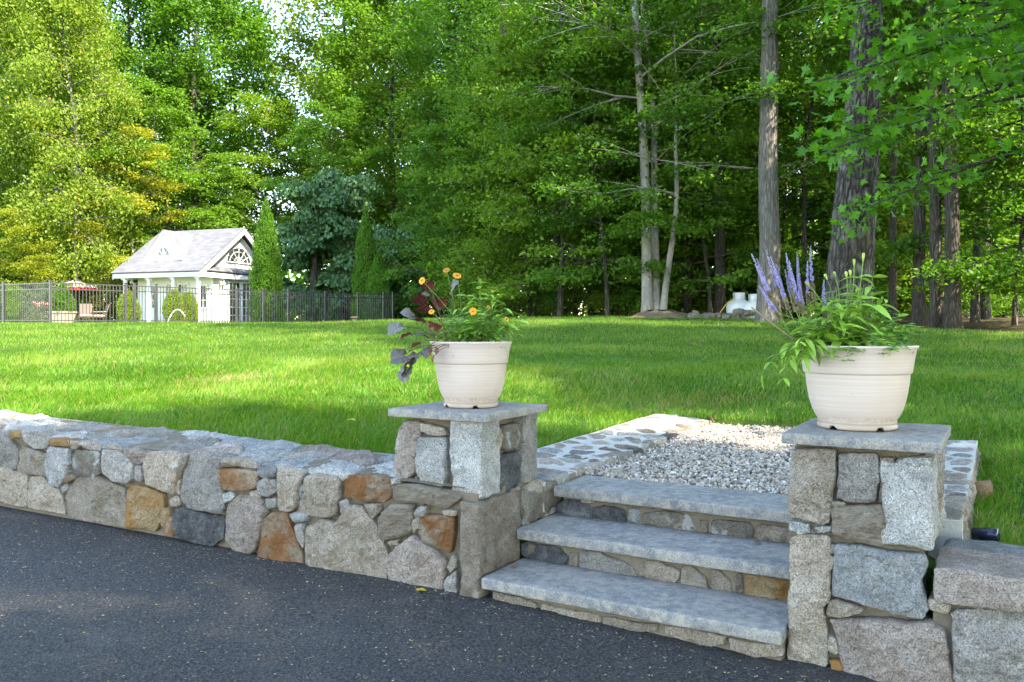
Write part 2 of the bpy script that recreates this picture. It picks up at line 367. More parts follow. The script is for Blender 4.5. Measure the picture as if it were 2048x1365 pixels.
def stone_mesh(poly, frame, depth=.10, proud=.018, gap=-.0025, seed=0, rough=1.0, step=.0145):
    """poly: outline (s,z) on a face; frame: (O, U, V, N). Split-faced stone: side walls + a triangulated, chiselled front"""
    O, U, Vv, N = frame; rs = np.random.RandomState(seed)
    P = np.asarray(poly, float)
    if np.sum(P[:,0]*np.roll(P[:,1],-1)-np.roll(P[:,0],-1)*P[:,1]) < 0: P = P[::-1]
    size = np.ptp(P, 0).max(); step = min(step, size/7)
    P = resample(chaikin(P, 1, .09), step*1.1); c = P.mean(0)
    P = P+rs.normal(0, .0015*rough, P.shape)+np.array([[fbm((p[0],p[1],seed*.37),9,3),fbm((p[0]+7,p[1],seed*.57),9,3)] for p in P])*min(.009,size*.03)*rough
    d = np.linalg.norm(P-c, axis=1)[:,None]; u = (P-c)/(d+1e-9); P = c+u*np.maximum(d-gap, d*.5); d = np.maximum(d-gap, d*.5); n = len(P)
    R1 = c+u*np.maximum(d-.005, d*.85)
    lo, hi = P.min(0), P.max(0); gx = np.arange(lo[0], hi[0], step); gy = np.arange(lo[1], hi[1], step*.87)
    G = np.array([(x+(step/2 if j % 2 else 0), y) for j, y in enumerate(gy) for x in gx]); G = G+rs.normal(0, step*.12, G.shape)
    G = G[poly_dist(G, R1) > step*.6] if len(G) else G.reshape(0,2)
    Q = np.concatenate([R1, G]) if len(G) else np.concatenate([R1, c[None]])
    from mathutils.geometry import delaunay_2d_cdt
    r = delaunay_2d_cdt([Vector(q) for q in Q], [], [list(range(n))], 1, 1e-6)
    vo_ = np.array([tuple(v) for v in r[0]]); tri = [list(f) for f in r[2]]
    if len(vo_) < n: vo_ = Q; 
    dist = np.maximum(poly_dist(vo_, P), 0); k = 5; w_ = min(1, size/.25)
    pl_ = np.min([rs.uniform(0, .016)*w_+(vo_-c)@rs.normal(0, .13, 2) for _ in range(k)], 0)
    nz = np.array([fbm((p[0]+seed*2.3, p[1], seed*.71), 16, 4) for p in vo_])
    pit = np.array([abs(fbm((p[0]+seed, p[1]-seed, seed*.21), 30, 2)) for p in vo_])
    h = (proud+pl_*rough)*(1-np.exp(-dist/.0055))+(nz*.0135-np.maximum(0,.17-pit)*.045)*rough*np.minimum(1, dist/.012)
    h = np.maximum(h, -.012)
    Bk, S0, S1 = c+(P-c)*.9, P, P
    V2 = np.concatenate([Bk, S0, S1, vo_]); hh = np.concatenate([np.full(n,-depth), np.full(n,-.03), np.full(n,-.006), h])
    V = O+V2[:,:1]*U+V2[:,1:]*Vv+hh[:,None]*N
    j = np.arange(n); kx = (j+1) % n; Fq = [np.stack([i*n+j, i*n+kx, (i+1)*n+kx, (i+1)*n+j], -1) for i in range(3)]
    T = np.array([f for f in tri if len(f) == 3])+3*n
    flip = np.cross(V2[T[:,1]]-V2[T[:,0]], V2[T[:,2]]-V2[T[:,0]]) < 0; T[flip] = T[flip][:,::-1]
    return V, [np.concatenate(Fq), T]
def face(O, U, N, V=(0,0,1)): return (np.asarray(O,float), np.asarray(U,float), np.asarray(V,float), np.asarray(N,float))
def px_poly(poly, fr, off, sc):
    O, U, Vv, N = fr; out = []
    for x, y in poly:
        p = on_plane(off[0]+x/sc, off[1]+y/sc, O, N)-O; out.append((p@U, p@Vv))
    return out
SEED = [10]
def stone(poly, fr, mat, parent, **k):
    SEED[0] += 1; V, F = stone_mesh(poly, fr, seed=SEED[0], **k)
    return obj('stone', V, F, M[mat], parent, False)
def voronoi(s0, s1, z0, z1, n, seed, stretch=1.0):
    rs = np.random.RandomState(seed); P = []
    for _ in range(3000):
        p = rs.uniform((s0,z0),(s1,z1))
        dm = .62*math.sqrt((s1-s0)*(z1-z0)*stretch/n)
        if all(((p[0]-q[0]))**2+((p[1]-q[1])*stretch)**2 > dm*dm*rs.uniform(.5,1.3) for q in P): P.append(p)
        if len(P) >= n: break
    cells = []
    for i, p in enumerate(P):
        poly = [np.array(q, float) for q in ((s0,z0),(s1,z0),(s1,z1),(s0,z1))]
        for j, q in enumerate(P):
            if i == j: continue
            mid = (p+q)/2; nn = q-p; out = []
            for a, b in zip(poly, poly[1:]+poly[:1]):
                da, db = (a-mid)@nn, (b-mid)@nn
                if da <= 0: out.append(a)
                if da*db < 0: out.append(a+(b-a)*da/(da-db))
            poly = out
            if len(poly) < 3: break
        if len(poly) >= 3: cells.append(np.array(poly))
    return cells
def shrink(P, g):
    c = P.mean(0); d = np.linalg.norm(P-c, axis=1)[:,None]; return c+(P-c)*np.maximum(1-g/d, .4)
MIXW = ['tan','grey','tan','pink','tan','grey','brown','blue','ochre','white','lichen','rust']
# --- left wall
Z1 = ((0,780), 2.923); Z2 = ((600,780), 3.1017); Z3 = ((940,780), 2.4814); Z4 = ((1520,820), 2.5038)
wl = thing('stone_wall', tuple(W0+WU*2+np.array([0,0,-1.37])), 'long low fieldstone wall along the driveway with irregular flagstone top', 'wall')
frW = face(W0, WU, WN)
S1 = """grey 0,240 45,285 95,340 105,400 85,470 40,455 -60,430 -60,230
ochre 50,235 120,245 130,285 60,285
grey 135,235 230,232 290,285 270,345 200,345 135,300
ochre 290,280 408,290 408,330 290,325
tan 415,310 465,300 470,325 430,350 412,345
pink 470,300 590,310 580,360 510,345 475,325
tan 95,375 125,330 185,345 265,380 265,505 180,500 95,490
white 275,340 400,340 410,430 390,500 350,570 290,560 265,470 260,400
lichen 408,380 450,350 570,360 582,430 585,490 550,515 450,500 412,450
grey 590,350 690,350 740,395 780,440 775,530 740,550 660,540 590,480
tan 620,318 700,328 715,355 640,345
pink 715,345 800,335 850,370 835,420 800,440 745,400
grey 785,445 830,445 830,540 785,530
tan 855,365 1000,360 1060,385 1045,480 1025,610 930,590 845,550 835,430
brown 1065,395 1100,380 1090,440 1055,500 1040,490
tan -60,440 60,470 155,500 150,690 60,670 -60,640
tan 165,510 240,505 300,560 345,590 375,730 290,715 155,690
tan 375,600 440,510 560,505 660,550 720,570 740,680 740,810 640,790 500,765 390,740
ochre 740,580 790,560 850,570 950,620 945,740 900,825 830,810 745,805
rust 380,510 430,490 440,520 395,545 375,540
grey 355,570 390,545 395,580 365,605
grey 1060,520 1085,430 1140,400 1240,400 1280,420 1280,540 1310,640 1300,720 1200,715 1090,690 1060,650
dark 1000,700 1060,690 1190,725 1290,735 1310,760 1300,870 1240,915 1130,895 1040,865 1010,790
tan 990,640 1040,620 1050,680 1000,690
ochre 950,690 990,690 1000,760 960,835 945,780
rust 975,765 1005,740 1020,855 965,845
tan 1300,395 1400,400 1505,430 1500,460 1400,450 1300,430
rust 1285,470 1310,460 1470,470 1510,480 1500,570 1450,590 1290,580
blue 1505,440 1590,430 1620,460 1610,510 1560,520 1505,500
grey 1500,540 1550,515 1615,530 1618,600 1570,628 1510,610
white 1300,610 1350,595 1365,635 1310,660
tan 1455,600 1500,590 1525,625 1480,640
pink 1330,660 1400,610 1540,645 1560,720 1520,880 1460,965 1370,960 1310,880 1315,760
tan 1620,465 1700,460 1780,490 1740,600 1740,680 1690,710 1620,700
grey 1550,635 1610,635 1610,690 1560,695
rust 1545,760 1590,715 1680,720 1690,790 1760,950 1770,1040 1680,1025 1505,985 1530,880
white 1690,730 1740,715 1790,735 1790,770 1720,770
grey 1720,790 1775,780 1780,880 1770,930 1740,870
tan 1785,500 1900,490 1985,510 1980,640 1960,740 1900,750 1735,720 1745,650 1780,590
blue 1750,570 1780,550 1775,630 1748,630
brown 1270,440 1288,425 1290,520 1275,530
tan 1035,545 1052,520 1052,610 1035,610"""
S2 = """rust 270,560 300,530 480,530 560,550 565,660 520,700 420,690 275,660
tan 35,850 130,800 220,830 300,720 380,715 460,830 520,960 540,1040 535,1150 520,1190 300,1140 35,1110
grey 245,690 290,680 300,720 250,770
tan 390,705 480,710 495,760 450,800
layer 480,800 560,710 700,720 690,880 640,910 560,930 500,930
grey 700,760 740,720 785,725 770,780 710,795
tan 690,810 730,790 735,860 700,890
rust 740,800 800,770 955,790 955,900 930,1020 850,980 760,930 735,880
pink 540,1050 600,970 700,905 830,980 895,1080 885,1245 760,1230 540,1190
tan 540,945 610,930 600,960 550,965
tan 905,1100 940,1020 970,1060 965,1100 930,1135
grey 895,1180 965,1120 975,1275 895,1255
tan 875,750 970,748 960,785 890,783
layer 560,600 700,585 980,655 985,690 900,735 780,705 580,680"""
def traced(txt, fr, z, parent, **k):
    for ln in txt.strip().split('\n'):
        w_ = ln.split(); pts = [tuple(map(float, q.split(','))) for q in w_[1:]]
        P = np.array(px_poly(pts, fr, *z)); small = np.ptp(P, 0).max() < .11
        k2 = dict(dict(proud=.020), **k)
        if small: k2['proud'] = .008
        stone(P, fr, w_[0], parent, **k2)
traced(S1, frW, Z1, wl); traced(S2, frW, Z2, wl)
cells = voronoi(3.93, 8, -1.36, -.72, 44, 5, 1.2)                                # on beyond the photograph's left edge
for i, c_ in enumerate(cells): stone(shrink(c_, .008), frW, MIXW[i % 9], wl)
# core of the wall
TW = .56
def wallpt(s, d, z): return W0+WU*s-WN*d+UZ*z
core = []
ss = np.linspace(-.02, 8, 30)
Vc = np.concatenate([[wallpt(s, .042, -1.6), wallpt(s, .042, wall_top(s)-.035), wallpt(s, TW-.03, wall_top(s)-.012), wallpt(s, TW-.03, -1.6)] for s in ss])
i = np.arange(len(ss)-1)[:,None]*4; j = np.arange(4)[None,:]; Fc = np.stack([i+j, i+4+j, i+4+(j+1)%4, i+(j+1)%4], -1).reshape(-1,4)
obj('mortar_core', Vc, [Fc, np.array([[0,1,2,3]])], M['mortar'], wl)
# flagstone top (follows the slope of the wall)
sl_, tl_ = .0238, .035/TW
Ut = WU+UZ*sl_; Ut = Ut/np.linalg.norm(Ut); Vt = -WN+UZ*tl_; Vt /= np.linalg.norm(Vt); Nt = np.cross(Vt, Ut); Nt *= np.sign(Nt[2])
frT = face(W0+UZ*(wall_top(0)-.008), Ut, Nt, Vt)
for i, c_ in enumerate(voronoi(.40, 8, .005, TW, 46, 11, 1.5)):
    stone(shrink(c_, .003), frT, ['grey','white','pink','grey','blue','white','lichen'][i % 7], wl, depth=.05, proud=.014, rough=1.0)
obj('mortar_bed', np.array([wallpt(s, d, wall_top(s)-.016+.06*d) for s in ss for d in (.03, TW-.02)]), np.array([[2*i, 2*i+2, 2*i+3, 2*i+1] for i in range(len(ss)-1)]), M['mortar'], wl)
# --- left pillar
pl = thing('stone_pillar', tuple(AB(-2.62, 3.95, -1.40)), 'granite gate pillar with bluestone cap carrying the orange flower pot', 'pillar')
obj('mortar_core', *box(-2.85, -2.42, 3.725, 4.22, -1.45, -.486), M['mortar'], pl)
obj('mortar_foot', *box(-2.90, -2.37, 3.66, 4.24, -1.45, -.875), M['mortar'], pl)
frPF = face(AB(0, 3.68, 0), UA, -UB); frPR = face(AB(-2.375, 0, 0), UB, UA)
traced("""pink 640,190 735,200 740,270 720,400 710,520 640,575 580,575 590,430 605,280
tan 742,205 890,240 905,280 860,288 742,265
white 735,295 905,300 900,580 870,610 760,590 725,530 720,330
brown 700,560 720,540 735,590 700,585""", frPF, Z2, pl, depth=.14)
traced("""tan 1185,245 1238,240 1242,380 1190,385
lichen 1248,225 1350,205 1350,365 1280,375 1250,360
dark 1228,405 1362,385 1362,600 1290,645 1225,640""", frPR, Z2, pl, depth=.12)
def blk(a0,a1,b0,b1,z0,z1,mat,parent,rad=.018,amp=.012,sc=11,name='stone',seg=9):
    SEED[0] += 1; return obj(name, *rough_box(a0,a1,b0,b1,z0,z1,rad,seg,amp,sc,seed=SEED[0]), M[mat], parent, True)
blk(-2.555,-2.355, 3.665,3.86, -.905,-.497, 'white', pl, .014, .012, 14, seg=18)
blk(-2.50,-2.345, 4.10,4.275, -.89,-.497, 'grey', pl)
blk(-2.93,-2.75, 4.08,4.27, -.88,-.497, 'grey', pl); blk(-2.73,-2.52, 4.10,4.275, -.88,-.497, 'tan', pl)
blk(-2.945,-2.80, 3.88,4.06, -.88,-.497, 'tan', pl)
blk(-2.445,-2.325, 3.595,4.03, -1.46,-.912, 'brown', pl, .014, .014, 12, seg=26)                  # tall corner block
cap_l = blk(-2.942,-2.295, 3.618,4.295, -.495,-.450, 'bluestone', pl, .006, .0022, 14, 'cap_slab', 10)
# --- right pillar + right wall
pr = thing('stone_pillar', tuple(AB(-.5, 3.95, -1.44)), 'pale granite gate pillar with bluestone cap carrying the purple flower pot', 'pillar')
obj('mortar_core', *box(-.74, -.29, 3.735, 4.22, -1.5, -.489), M['mortar'], pr)
frRF = face(AB(0, 3.69, 0), UA, -UB); frRR = face(AB(-.245, 0, 0), UB, UA)
wr = thing('stone_wall', tuple(AB(.8, 3.95, -1.44)), 'low granite wall with long slab top beside the pale pillar', 'wall')
traced("""tan 165,190 370,200 375,330 345,560 300,575 140,540 140,420 155,280
grey 400,220 590,220 595,330 580,460 500,470 430,455 385,445 395,300
tan 605,240 670,245 668,290 603,280
white 685,250 740,240 855,240 850,295 760,290 685,275
brown 605,310 645,310 625,400 610,470 590,470
layer 350,490 480,480 620,480 640,560 635,660 600,685 480,660 365,620
tan 345,460 420,460 430,485 345,485
white 145,560 240,575 250,620 200,625 150,605
white 275,590 355,585 355,610 290,615
tan 150,625 350,630 355,800 350,960 325,1000 340,1130 335,1285 250,1285 140,1260 145,900
blue 375,680 550,690 820,730 830,800 805,850 845,1000 810,1055 600,1000 440,955 355,940 360,850
tan 340,960 380,955 520,1000 500,1020 400,1042 335,1035
pink 350,1050 500,1045 700,1065 850,1060 930,1110 940,1170 965,1340 960,1480 430,1480 420,1310 390,1150
tan 345,1130 380,1160 390,1220 370,1230 340,1200
ochre 350,1260 400,1260 415,1310 360,1300
grey 350,682 375,680 370,720 350,720
tan 345,728 370,740 360,800 340,800""", frRF, Z4, pr, depth=.14, proud=.028)
blk(-.43,-.235, 3.665,3.90, -.885,-.545, 'white', pr, .016, .012, 14, seg=18)
for i, c_ in enumerate(voronoi(3.92, 4.27, -.90, -.50, 5, 3)): stone(shrink(c_, .006), frRR, ['grey','tan','white'][i%3], pr)
for i, c_ in enumerate(voronoi(3.72, 4.27, -1.2, -.50, 8, 4)): stone(shrink(c_, .006), face(AB(-.765,0,0), UB, -UA), ['grey','tan','pink'][i%3], pr, proud=.008)
for i, c_ in enumerate(voronoi(-.76, -.26, -.9, -.50, 5, 6)): stone(shrink(c_, .006), face(AB(0,4.24,0), UA, UB), ['grey','tan','white'][i%3], pr)
blk(-.812,-.205, 3.63,4.31, -.496,-.450, 'bluestone', pr, .006, .0022, 14, 'cap_slab', 10)
traced("""tan 845,955 900,955 955,985 940,1025 850,1000
tan 1010,950 1130,945 1260,970 1250,990 1080,995 1010,980
grey 950,1010 1100,1000 1300,985 1390,1010 1400,1480 970,1480 965,1250 960,1100""", frRF, Z4, wr, depth=.14, proud=.03)
blk(-.235,.92, 3.65,4.02, -1.075,-.945, 'pink', wr, .010, .012, 9, seg=34)
blk(-.22,.30, 4.03,4.24, -1.07,-.945, 'blue', wr, .03, .012, 8); blk(.31,1.1, 4.03,4.24, -1.06,-.94, 'grey', wr, .03, .012, 8)
obj('mortar_core', *box(-.24, 5, 3.72, 4.2, -1.6, -1.0), M['mortar'], wr)
for i, c_ in enumerate(voronoi(.18, 5, -1.55, -.99, 26, 8)):
    if c_[:,0].max() > .36 or True:
        if c_[:,0].mean() > .45: stone(shrink(c_, .008), frRF, MIXW[i % 9], wr)
for i, c_ in enumerate(voronoi(.95, 5, 3.66, 4.22, 14, 9)): stone(shrink(c_, .008), face(UZ*-.975, UA, UZ, UB), ['grey','blue','pink'][i % 3], wr, depth=.06)

# ---------------------------------------------------------------- steps
st = thing('stone_steps', tuple(AB(-1.55, 4.1, -1.42)), 'three bluestone treads on rubble risers between the two pillars', 'steps')
TR = [(3.585,4.02,-1.286,-2.305,-.80), (3.969,4.43,-1.116,-2.318,-.772), (4.372,4.84,-.946,-2.30,-.772)]
for i, (b0,b1,z,a0,a1) in enumerate(TR):
    SEED[0] += 1; obj('tread', *rough_box(a0,a1,b0,b1,z-.058,z,.007,26,.003,8,seed=SEED[0]), M['bluestone'], st, True)
    obj('mortar_riser', *rough_box(a0+.03,-.765 if i else -.81,b0+.065,b1+.06,-1.55 if i == 0 else TR[i-1][2]-.03,z-.056,.02,22,.012,14,seed=i), M['mortar'], st, True)
frS2 = face(AB(0, TR[1][0]+.055, 0), UA, -UB); frS3 = face(AB(0, TR[2][0]+.055, 0), UA, -UB); frS1 = face(AB(0, TR[0][0]+.05, 0), UA, -UB)
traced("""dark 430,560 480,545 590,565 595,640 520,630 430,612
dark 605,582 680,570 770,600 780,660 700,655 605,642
blue 790,592 840,592 835,665 785,645
lichen 860,610 960,600 1090,622 1115,690 1080,710 980,695 860,665
brown 1130,648 1180,652 1175,715 1130,705
lichen 1200,650 1240,642 1380,655 1415,690 1395,745 1300,738 1200,715
brown 1425,665 1560,680 1640,700 1640,775 1430,755
tan 545,540 615,548 610,562 550,558
brown 690,555 780,568 775,584 700,577
brown 800,568 920,580 900,594 810,587""", frS3, Z3, st, depth=.06, proud=.018)
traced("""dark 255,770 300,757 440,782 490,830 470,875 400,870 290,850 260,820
brown 495,810 535,812 535,888 490,878
grey 545,800 640,802 740,842 820,880 820,935 740,925 640,908 545,885
brown 833,875 866,855 862,925 835,928
tan 870,852 940,852 1040,892 1040,945 1000,968 900,948 865,922
layer 1050,882 1110,877 1170,930 1185,985 1130,988 1045,965
tan 1195,902 1230,892 1285,950 1300,1008 1240,1003 1195,985
brown 1310,930 1350,912 1360,1005 1320,1015
ochre 1370,922 1460,932 1630,952 1630,1070 1470,1045 1375,1018""", frS2, Z3, st, depth=.06, proud=.018)
traced("""tan 960,1165 1100,1185 1265,1220 1260,1262 1190,1275 1080,1245 960,1205
tan 1290,1235 1400,1250 1550,1275 1545,1330 1400,1320 1300,1290
tan 110,1000 240,1030 330,1060 320,1100 200,1070 110,1040
tan 350,1065 520,1100 640,1120 640,1165 480,1140 350,1105
tan 660,1125 800,1150 930,1165 920,1200 800,1195 660,1165""", frS1, Z3, st, depth=.06, proud=.010)
# ---------------------------------------------------------------- path: edging walls and gravel
def zp(b): return -.955+.0225*(b-4.8)
def edging(a0, a1, b0, b1, inner, label, n, seed, tilt, out_z):
    e = thing('edging_wall', tuple(AB((a0+a1)/2, b0, -1.2)), label, 'wall')
    nb = 14; bs = np.linspace(b0, b1, nb); ztop = lambda a, b: -.912+.0165*(b-4.8)+tilt*abs(a-inner)
    V = np.concatenate([[AB(a0,b,out_z), AB(a0,b,ztop(a0,b)), AB(a1,b,ztop(a1,b)), AB(a1,b,out_z)] for b in bs])
    V = V+np.array([[0,0,.007*fbm(tuple(p), 5)] for p in V]); i = np.arange(nb-1)[:,None]*4; j = np.arange(4)[None,:]
    F = np.stack([i+j, i+(j+1)%4, i+4+(j+1)%4, i+4+j], -1).reshape(-1,4)
    obj('mortar_core', V, [F, np.array([[0,1,2,3]])+4*(nb-1), np.array([[3,2,1,0]])], M['mortar_light'], e)
    U = UB+UZ*.0165; Vv = UA+UZ*tilt*(1 if inner == a0 else -1); N = np.cross(Vv, U); N = N/np.linalg.norm(N)*np.sign(N[2])
    fr = face(AB(inner, 4.8, -.912), U/np.linalg.norm(U), N, Vv/np.linalg.norm(Vv))
    for k, c_ in enumerate(voronoi(b0-4.8, b1-4.8, a0-inner, a1-inner, n, seed, 1.6)):
        c_ = chaikin(shrink(c_, .026), 1, .25); stone(c_, fr, ['grey','brown','blue','pink','grey','lichen','tan'][k % 7], e, depth=.05, proud=.007, rough=.7)
    rs = np.random.RandomState(seed); b = b0+.02
    while b < b1-.1:                                                            # the row of stones facing the gravel
        L = rs.uniform(.14,.34); s_ = 1 if inner == a1 else -1; zt = ztop(inner, b+L/2)
        aa = sorted((inner+s_*.022, inner-s_*.10)); blk(aa[0], aa[1], b, min(b+L-.012, b1), zt-.17, zt+.004, ['brown','grey','dark','lichen','tan'][rs.randint(5)], e, .025, .014, 9, seg=6); b += L
    return e, ztop
eL, zL = edging(-2.88, -2.33, 4.30, 7.62, -2.33, 'cobbled edging wall set in pale mortar left of the gravel path, beside orange flower pillar', 46, 21, .06, -1.3)
eR, zR = edging(-.76, -.16, 4.34, 7.10, -.76, 'cobbled edging wall behind the pale pillar, right side of the gravel path', 40, 22, .05, -1.3)
for k, c_ in enumerate(voronoi(4.36, 7.08, -1.12, -.87, 16, 31)): stone(shrink(c_, .008), face(AB(-.165,0,0), UB, UA), ['grey','brown','tan'][k % 3], eR)
blk(-.17, -.06, 5.75, 5.98, -1.15, -.95, 'ochre', eR, .04, .02, 8)
for (a0,a1,b0,b1,z0,z1,m_) in ((-2.44,-2.315,4.05,4.22,-1.13,-.93,'lichen'), (-2.46,-2.32,4.23,4.42,-1.12,-.925,'brown'), (-2.45,-2.325,4.1,4.30,-1.0,-.90,'tan'), (-2.5,-2.31,4.44,4.62,-1.0,-.90,'grey'), (-2.46,-2.34,3.98,4.1,-1.0,-.905,'tan'), (-2.5,-2.33,4.29,4.46,-.99,-.893,'blue')):
    blk(a0,a1,b0,b1,z0,z1,m_,eL,.03,.02,9,seg=7)
# gravel
rs = np.random.RandomState(4)
ico_v = []; t_ = (1+5**.5)/2
for a, b in ((-1,t_),(1,t_),(-1,-t_),(1,-t_)): ico_v.append((a,b,0))
for a, b in ((-1,t_),(1,t_),(-1,-t_),(1,-t_)): ico_v.append((0,a,b))
for a, b in ((t_,-1),(t_,1),(-t_,-1),(-t_,1)): ico_v.append((a,0,b))
ICO = np.array(ico_v)/np.linalg.norm(ico_v[0]); ICF = np.array([[0,11,5],[0,5,1],[0,1,7],[0,7,10],[0,10,11],[1,5,9],[5,11,4],[11,10,2],[10,7,6],[7,1,8],[3,9,4],[3,4,2],[3,2,6],[3,6,8],[3,8,9],[4,9,5],[2,4,11],[6,2,10],[8,6,7],[9,8,1]])
n = 14000
a = rs.uniform(-2.345,-.74,n); b = 4.82+rs.uniform(0,1,n)**1.15*2.85; s_ = rs.uniform(.007,.014,n)*rs.uniform(.8,1.25,n)
keep = ~((b > 7.3) & (rs.rand(n) < (b-7.3)/.45)); a, b, s_ = a[keep], b[keep], s_[keep]; n = len(a)
ce = UA*a[:,None]+UB*b[:,None]+UZ*(zp(b)+rs.uniform(-.004,.012,n)+.010*np.sin(a*5)*np.sin(b*3))[:,None]
q = rs.normal(size=(n,3,3)); q, _ = np.linalg.qr(q); sc_ = np.stack([s_*rs.uniform(.9,1.5,n), s_, s_*rs.uniform(.5,.8,n)], -1)
Vg = np.einsum('nij,nkj->nki', q, ICO[None]*sc_[:,None,:]*rs.uniform(.85,1.15,(n,12,1)))+ce[:,None,:]
def gravel_mat():
    s = NT('gravel'); at_ = s.n('ShaderNodeAttribute', attribute_name='rnd')
    s.l(s.ramp(at_.outputs['Fac'], [(0,(.10,.09,.08)),(.2,(.24,.21,.18)),(.4,(.40,.34,.27)),(.6,(.34,.25,.17)),(.75,(.52,.47,.40)),(.9,(.38,.32,.25)),(1,(.68,.65,.60))]), s.p.inputs['Base Color']); s.p.inputs['Roughness'].default_value = .8
    return s.m
M['gravel'] = gravel_mat()
tag(obj('gravel', Vg.reshape(-1,3), (np.arange(n)[:,None,None]*12+ICF[None]).reshape(-1,3), M['gravel'], None, True, {'rnd': np.repeat(rs.rand(n),12)}), 'loose pale pea gravel covering the path above the steps', 'gravel', kind='stuff')
M['gravel_bed'] = ground_mat('gravel_bed', [(.3,(.20,.18,.15)),(.5,(.30,.27,.23)),(.7,(.36,.33,.29))], 40, (.12,.10,.08))
ga, gb = np.meshgrid(np.linspace(-2.40,-.70,14), np.linspace(4.79,7.75,24), indexing='ij'); q = (np.arange(13)[:,None]*24+np.arange(23)[None]).ravel()
tag(obj('path', (UA*ga[...,None]+UB*gb[...,None]+UZ*(zp(gb)-.006-.12*sst(7.4,7.75,gb))[...,None]).reshape(-1,3), np.stack([q,q+24,q+25,q+1],-1), M['gravel_bed'], None, True), kind='structure')

#@@PART2
# ---------------------------------------------------------------- trees
def gen_tree(seed, H, r0, cb, cr, nl, nleaf, ls, up=(.15,.8), droop=.12, lean=(0,0), wob=.25, prof='round', clump=.75, flat=.5, sub=6, stems=None, tsides=12, ldroop=.25, lw=.62, lr=.014):
    rs = np.random.RandomState(seed); parts = []; cl = []
    stems = stems or [(0,0,lean[0],lean[1],1.0,1.0)]
    for si, (sx, sy, lx, ly, hs, rsx) in enumerate(stems):
        h = H*hs; t = np.linspace(0, 1, 16)**1.25; ph = rs.uniform(0,6,4)
        P = np.stack([sx+lx*t+wob*(np.sin(t*5+ph[0])-np.sin(ph[0]))*t+wob*.3*np.sin(t*13+ph[1])*t, sy+ly*t+wob*(np.sin(t*4.3+ph[2])-np.sin(ph[2]))*t, -.25+(h+.25)*t], -1)
        rad = r0*rsx*((1-t)**.85*.93+.07)*(1+.45*np.exp(-(t*h)/.35))
        parts.append(tube(P, rad, tsides))
        n_l = max(4, int(nl*hs/len(stems)**.5))
        for i in range(n_l):
            u = (i+rs.uniform(.1,.9))/n_l; tz = (cb+(h-cb)*u**.95)
            if tz > h*.985: tz = h*.985
            b = np.array([np.interp(tz, P[:,2], P[:,k]) for k in range(3)]); rt = np.interp(tz, P[:,2], rad)
            pr = {'round': cr*max(.25, math.sin(math.pi*(.18+.76*u)))**.7, 'cone': cr*(1-u)**.8+.25, 'dome': cr*max(.2, math.cos(u*1.35))**.6, 'col': cr*(.75+.25*math.sin(u*9))}[prof]
            L = pr*rs.uniform(.7,1.15); az = i*2.399+rs.uniform(-.5,.5)+si*2; el = up[0]+(up[1]-up[0])*u+rs.uniform(-.15,.15)
            q = np.linspace(0,1,6); d = np.array([math.cos(az), math.sin(az), 0]); bend = rs.uniform(-.25,.25); dn = np.array([-d[1], d[0], 0])
            Q = b+d*(L*q*math.cos(el))[:,None]+dn*(bend*L*q*q)[:,None]+UZ*(L*q*math.sin(el)-droop*L*q*q+.03*L*np.sin(q*7+i))[:,None]
            parts.append(tube(Q, np.maximum(.008, min(rt*.5, .010+lr*L)*(1-q*.85)), 5, False))
            cl.append(Q[-1]); ns = max(2, int(sub*rs.uniform(.7,1.3)))
            for k in range(ns):
                s = rs.uniform(.10,1.0); bb = np.array([np.interp(s, q, Q[:,m]) for m in range(3)]); a2 = az+rs.choice([-1,1])*rs.uniform(.35,1.15)
                l2 = (.5*L*(1.15-s)+.35)*rs.uniform(.6,1.1); e2 = el*.5+rs.uniform(-.3,.35); qq = np.linspace(0,1,4); d2 = np.array([math.cos(a2), math.sin(a2), 0])
                Q2 = bb+d2*(l2*qq*math.cos(e2))[:,None]+UZ*(l2*qq*math.sin(e2)-droop*1.3*l2*qq*qq)[:,None]
                parts.append(tube(Q2, np.maximum(.005, .016*(1-qq*.8)*min(1.6,L/2.5)), 3, False))
                for f in (.45,.8,1.05): cl.append(bb+(Q2[-1]-bb)*f+rs.normal(0,.12,3))
    tv_, tf = join(parts); cl = np.array(cl); nc = len(cl)
    wgt = rs.gamma(2.2, 1, nc); cnt = np.maximum(3, (wgt/wgt.sum()*nleaf)).astype(int); idx = np.repeat(np.arange(nc), cnt); n = len(idx)
    rad_c = (clump*rs.uniform(.55,1.35,nc))[idx]; off = rs.normal(size=(n,3))*.55; off[:,2] *= flat
    P = cl[idx]+off*rad_c[:,None]; P[:,2] -= ldroop*np.abs(off[:,:2]).sum(1)*rad_c*.6
    P[:,2] = np.maximum(P[:,2], .12)
    N = rs.normal(size=(n,3))*.75; N[:,2] += .8; D = rs.normal(size=(n,3)); D[:,2] = D[:,2]*.5-ldroop*1.2
    L = ls*rs.uniform(.6,1.3,n); V, F = leaves_np(P, D, N, L, L*lw)
    rnd = np.clip(rs.rand(n)*.62+rs.rand(nc)[idx]*.38, 0, 1)
    return (tv_, tf), (V, F, np.repeat(rnd, 4))
PROTO = {}
def proto(key, bk, lm, smooth=True, **k):
    (tv_, tf), (V, F, r) = gen_tree(**k)
    PROTO[key] = (mesh_raw('trunk', tv_, tf, M[bk], True), mesh_raw('crown', V, F, M[lm], False, {'rnd': r}))
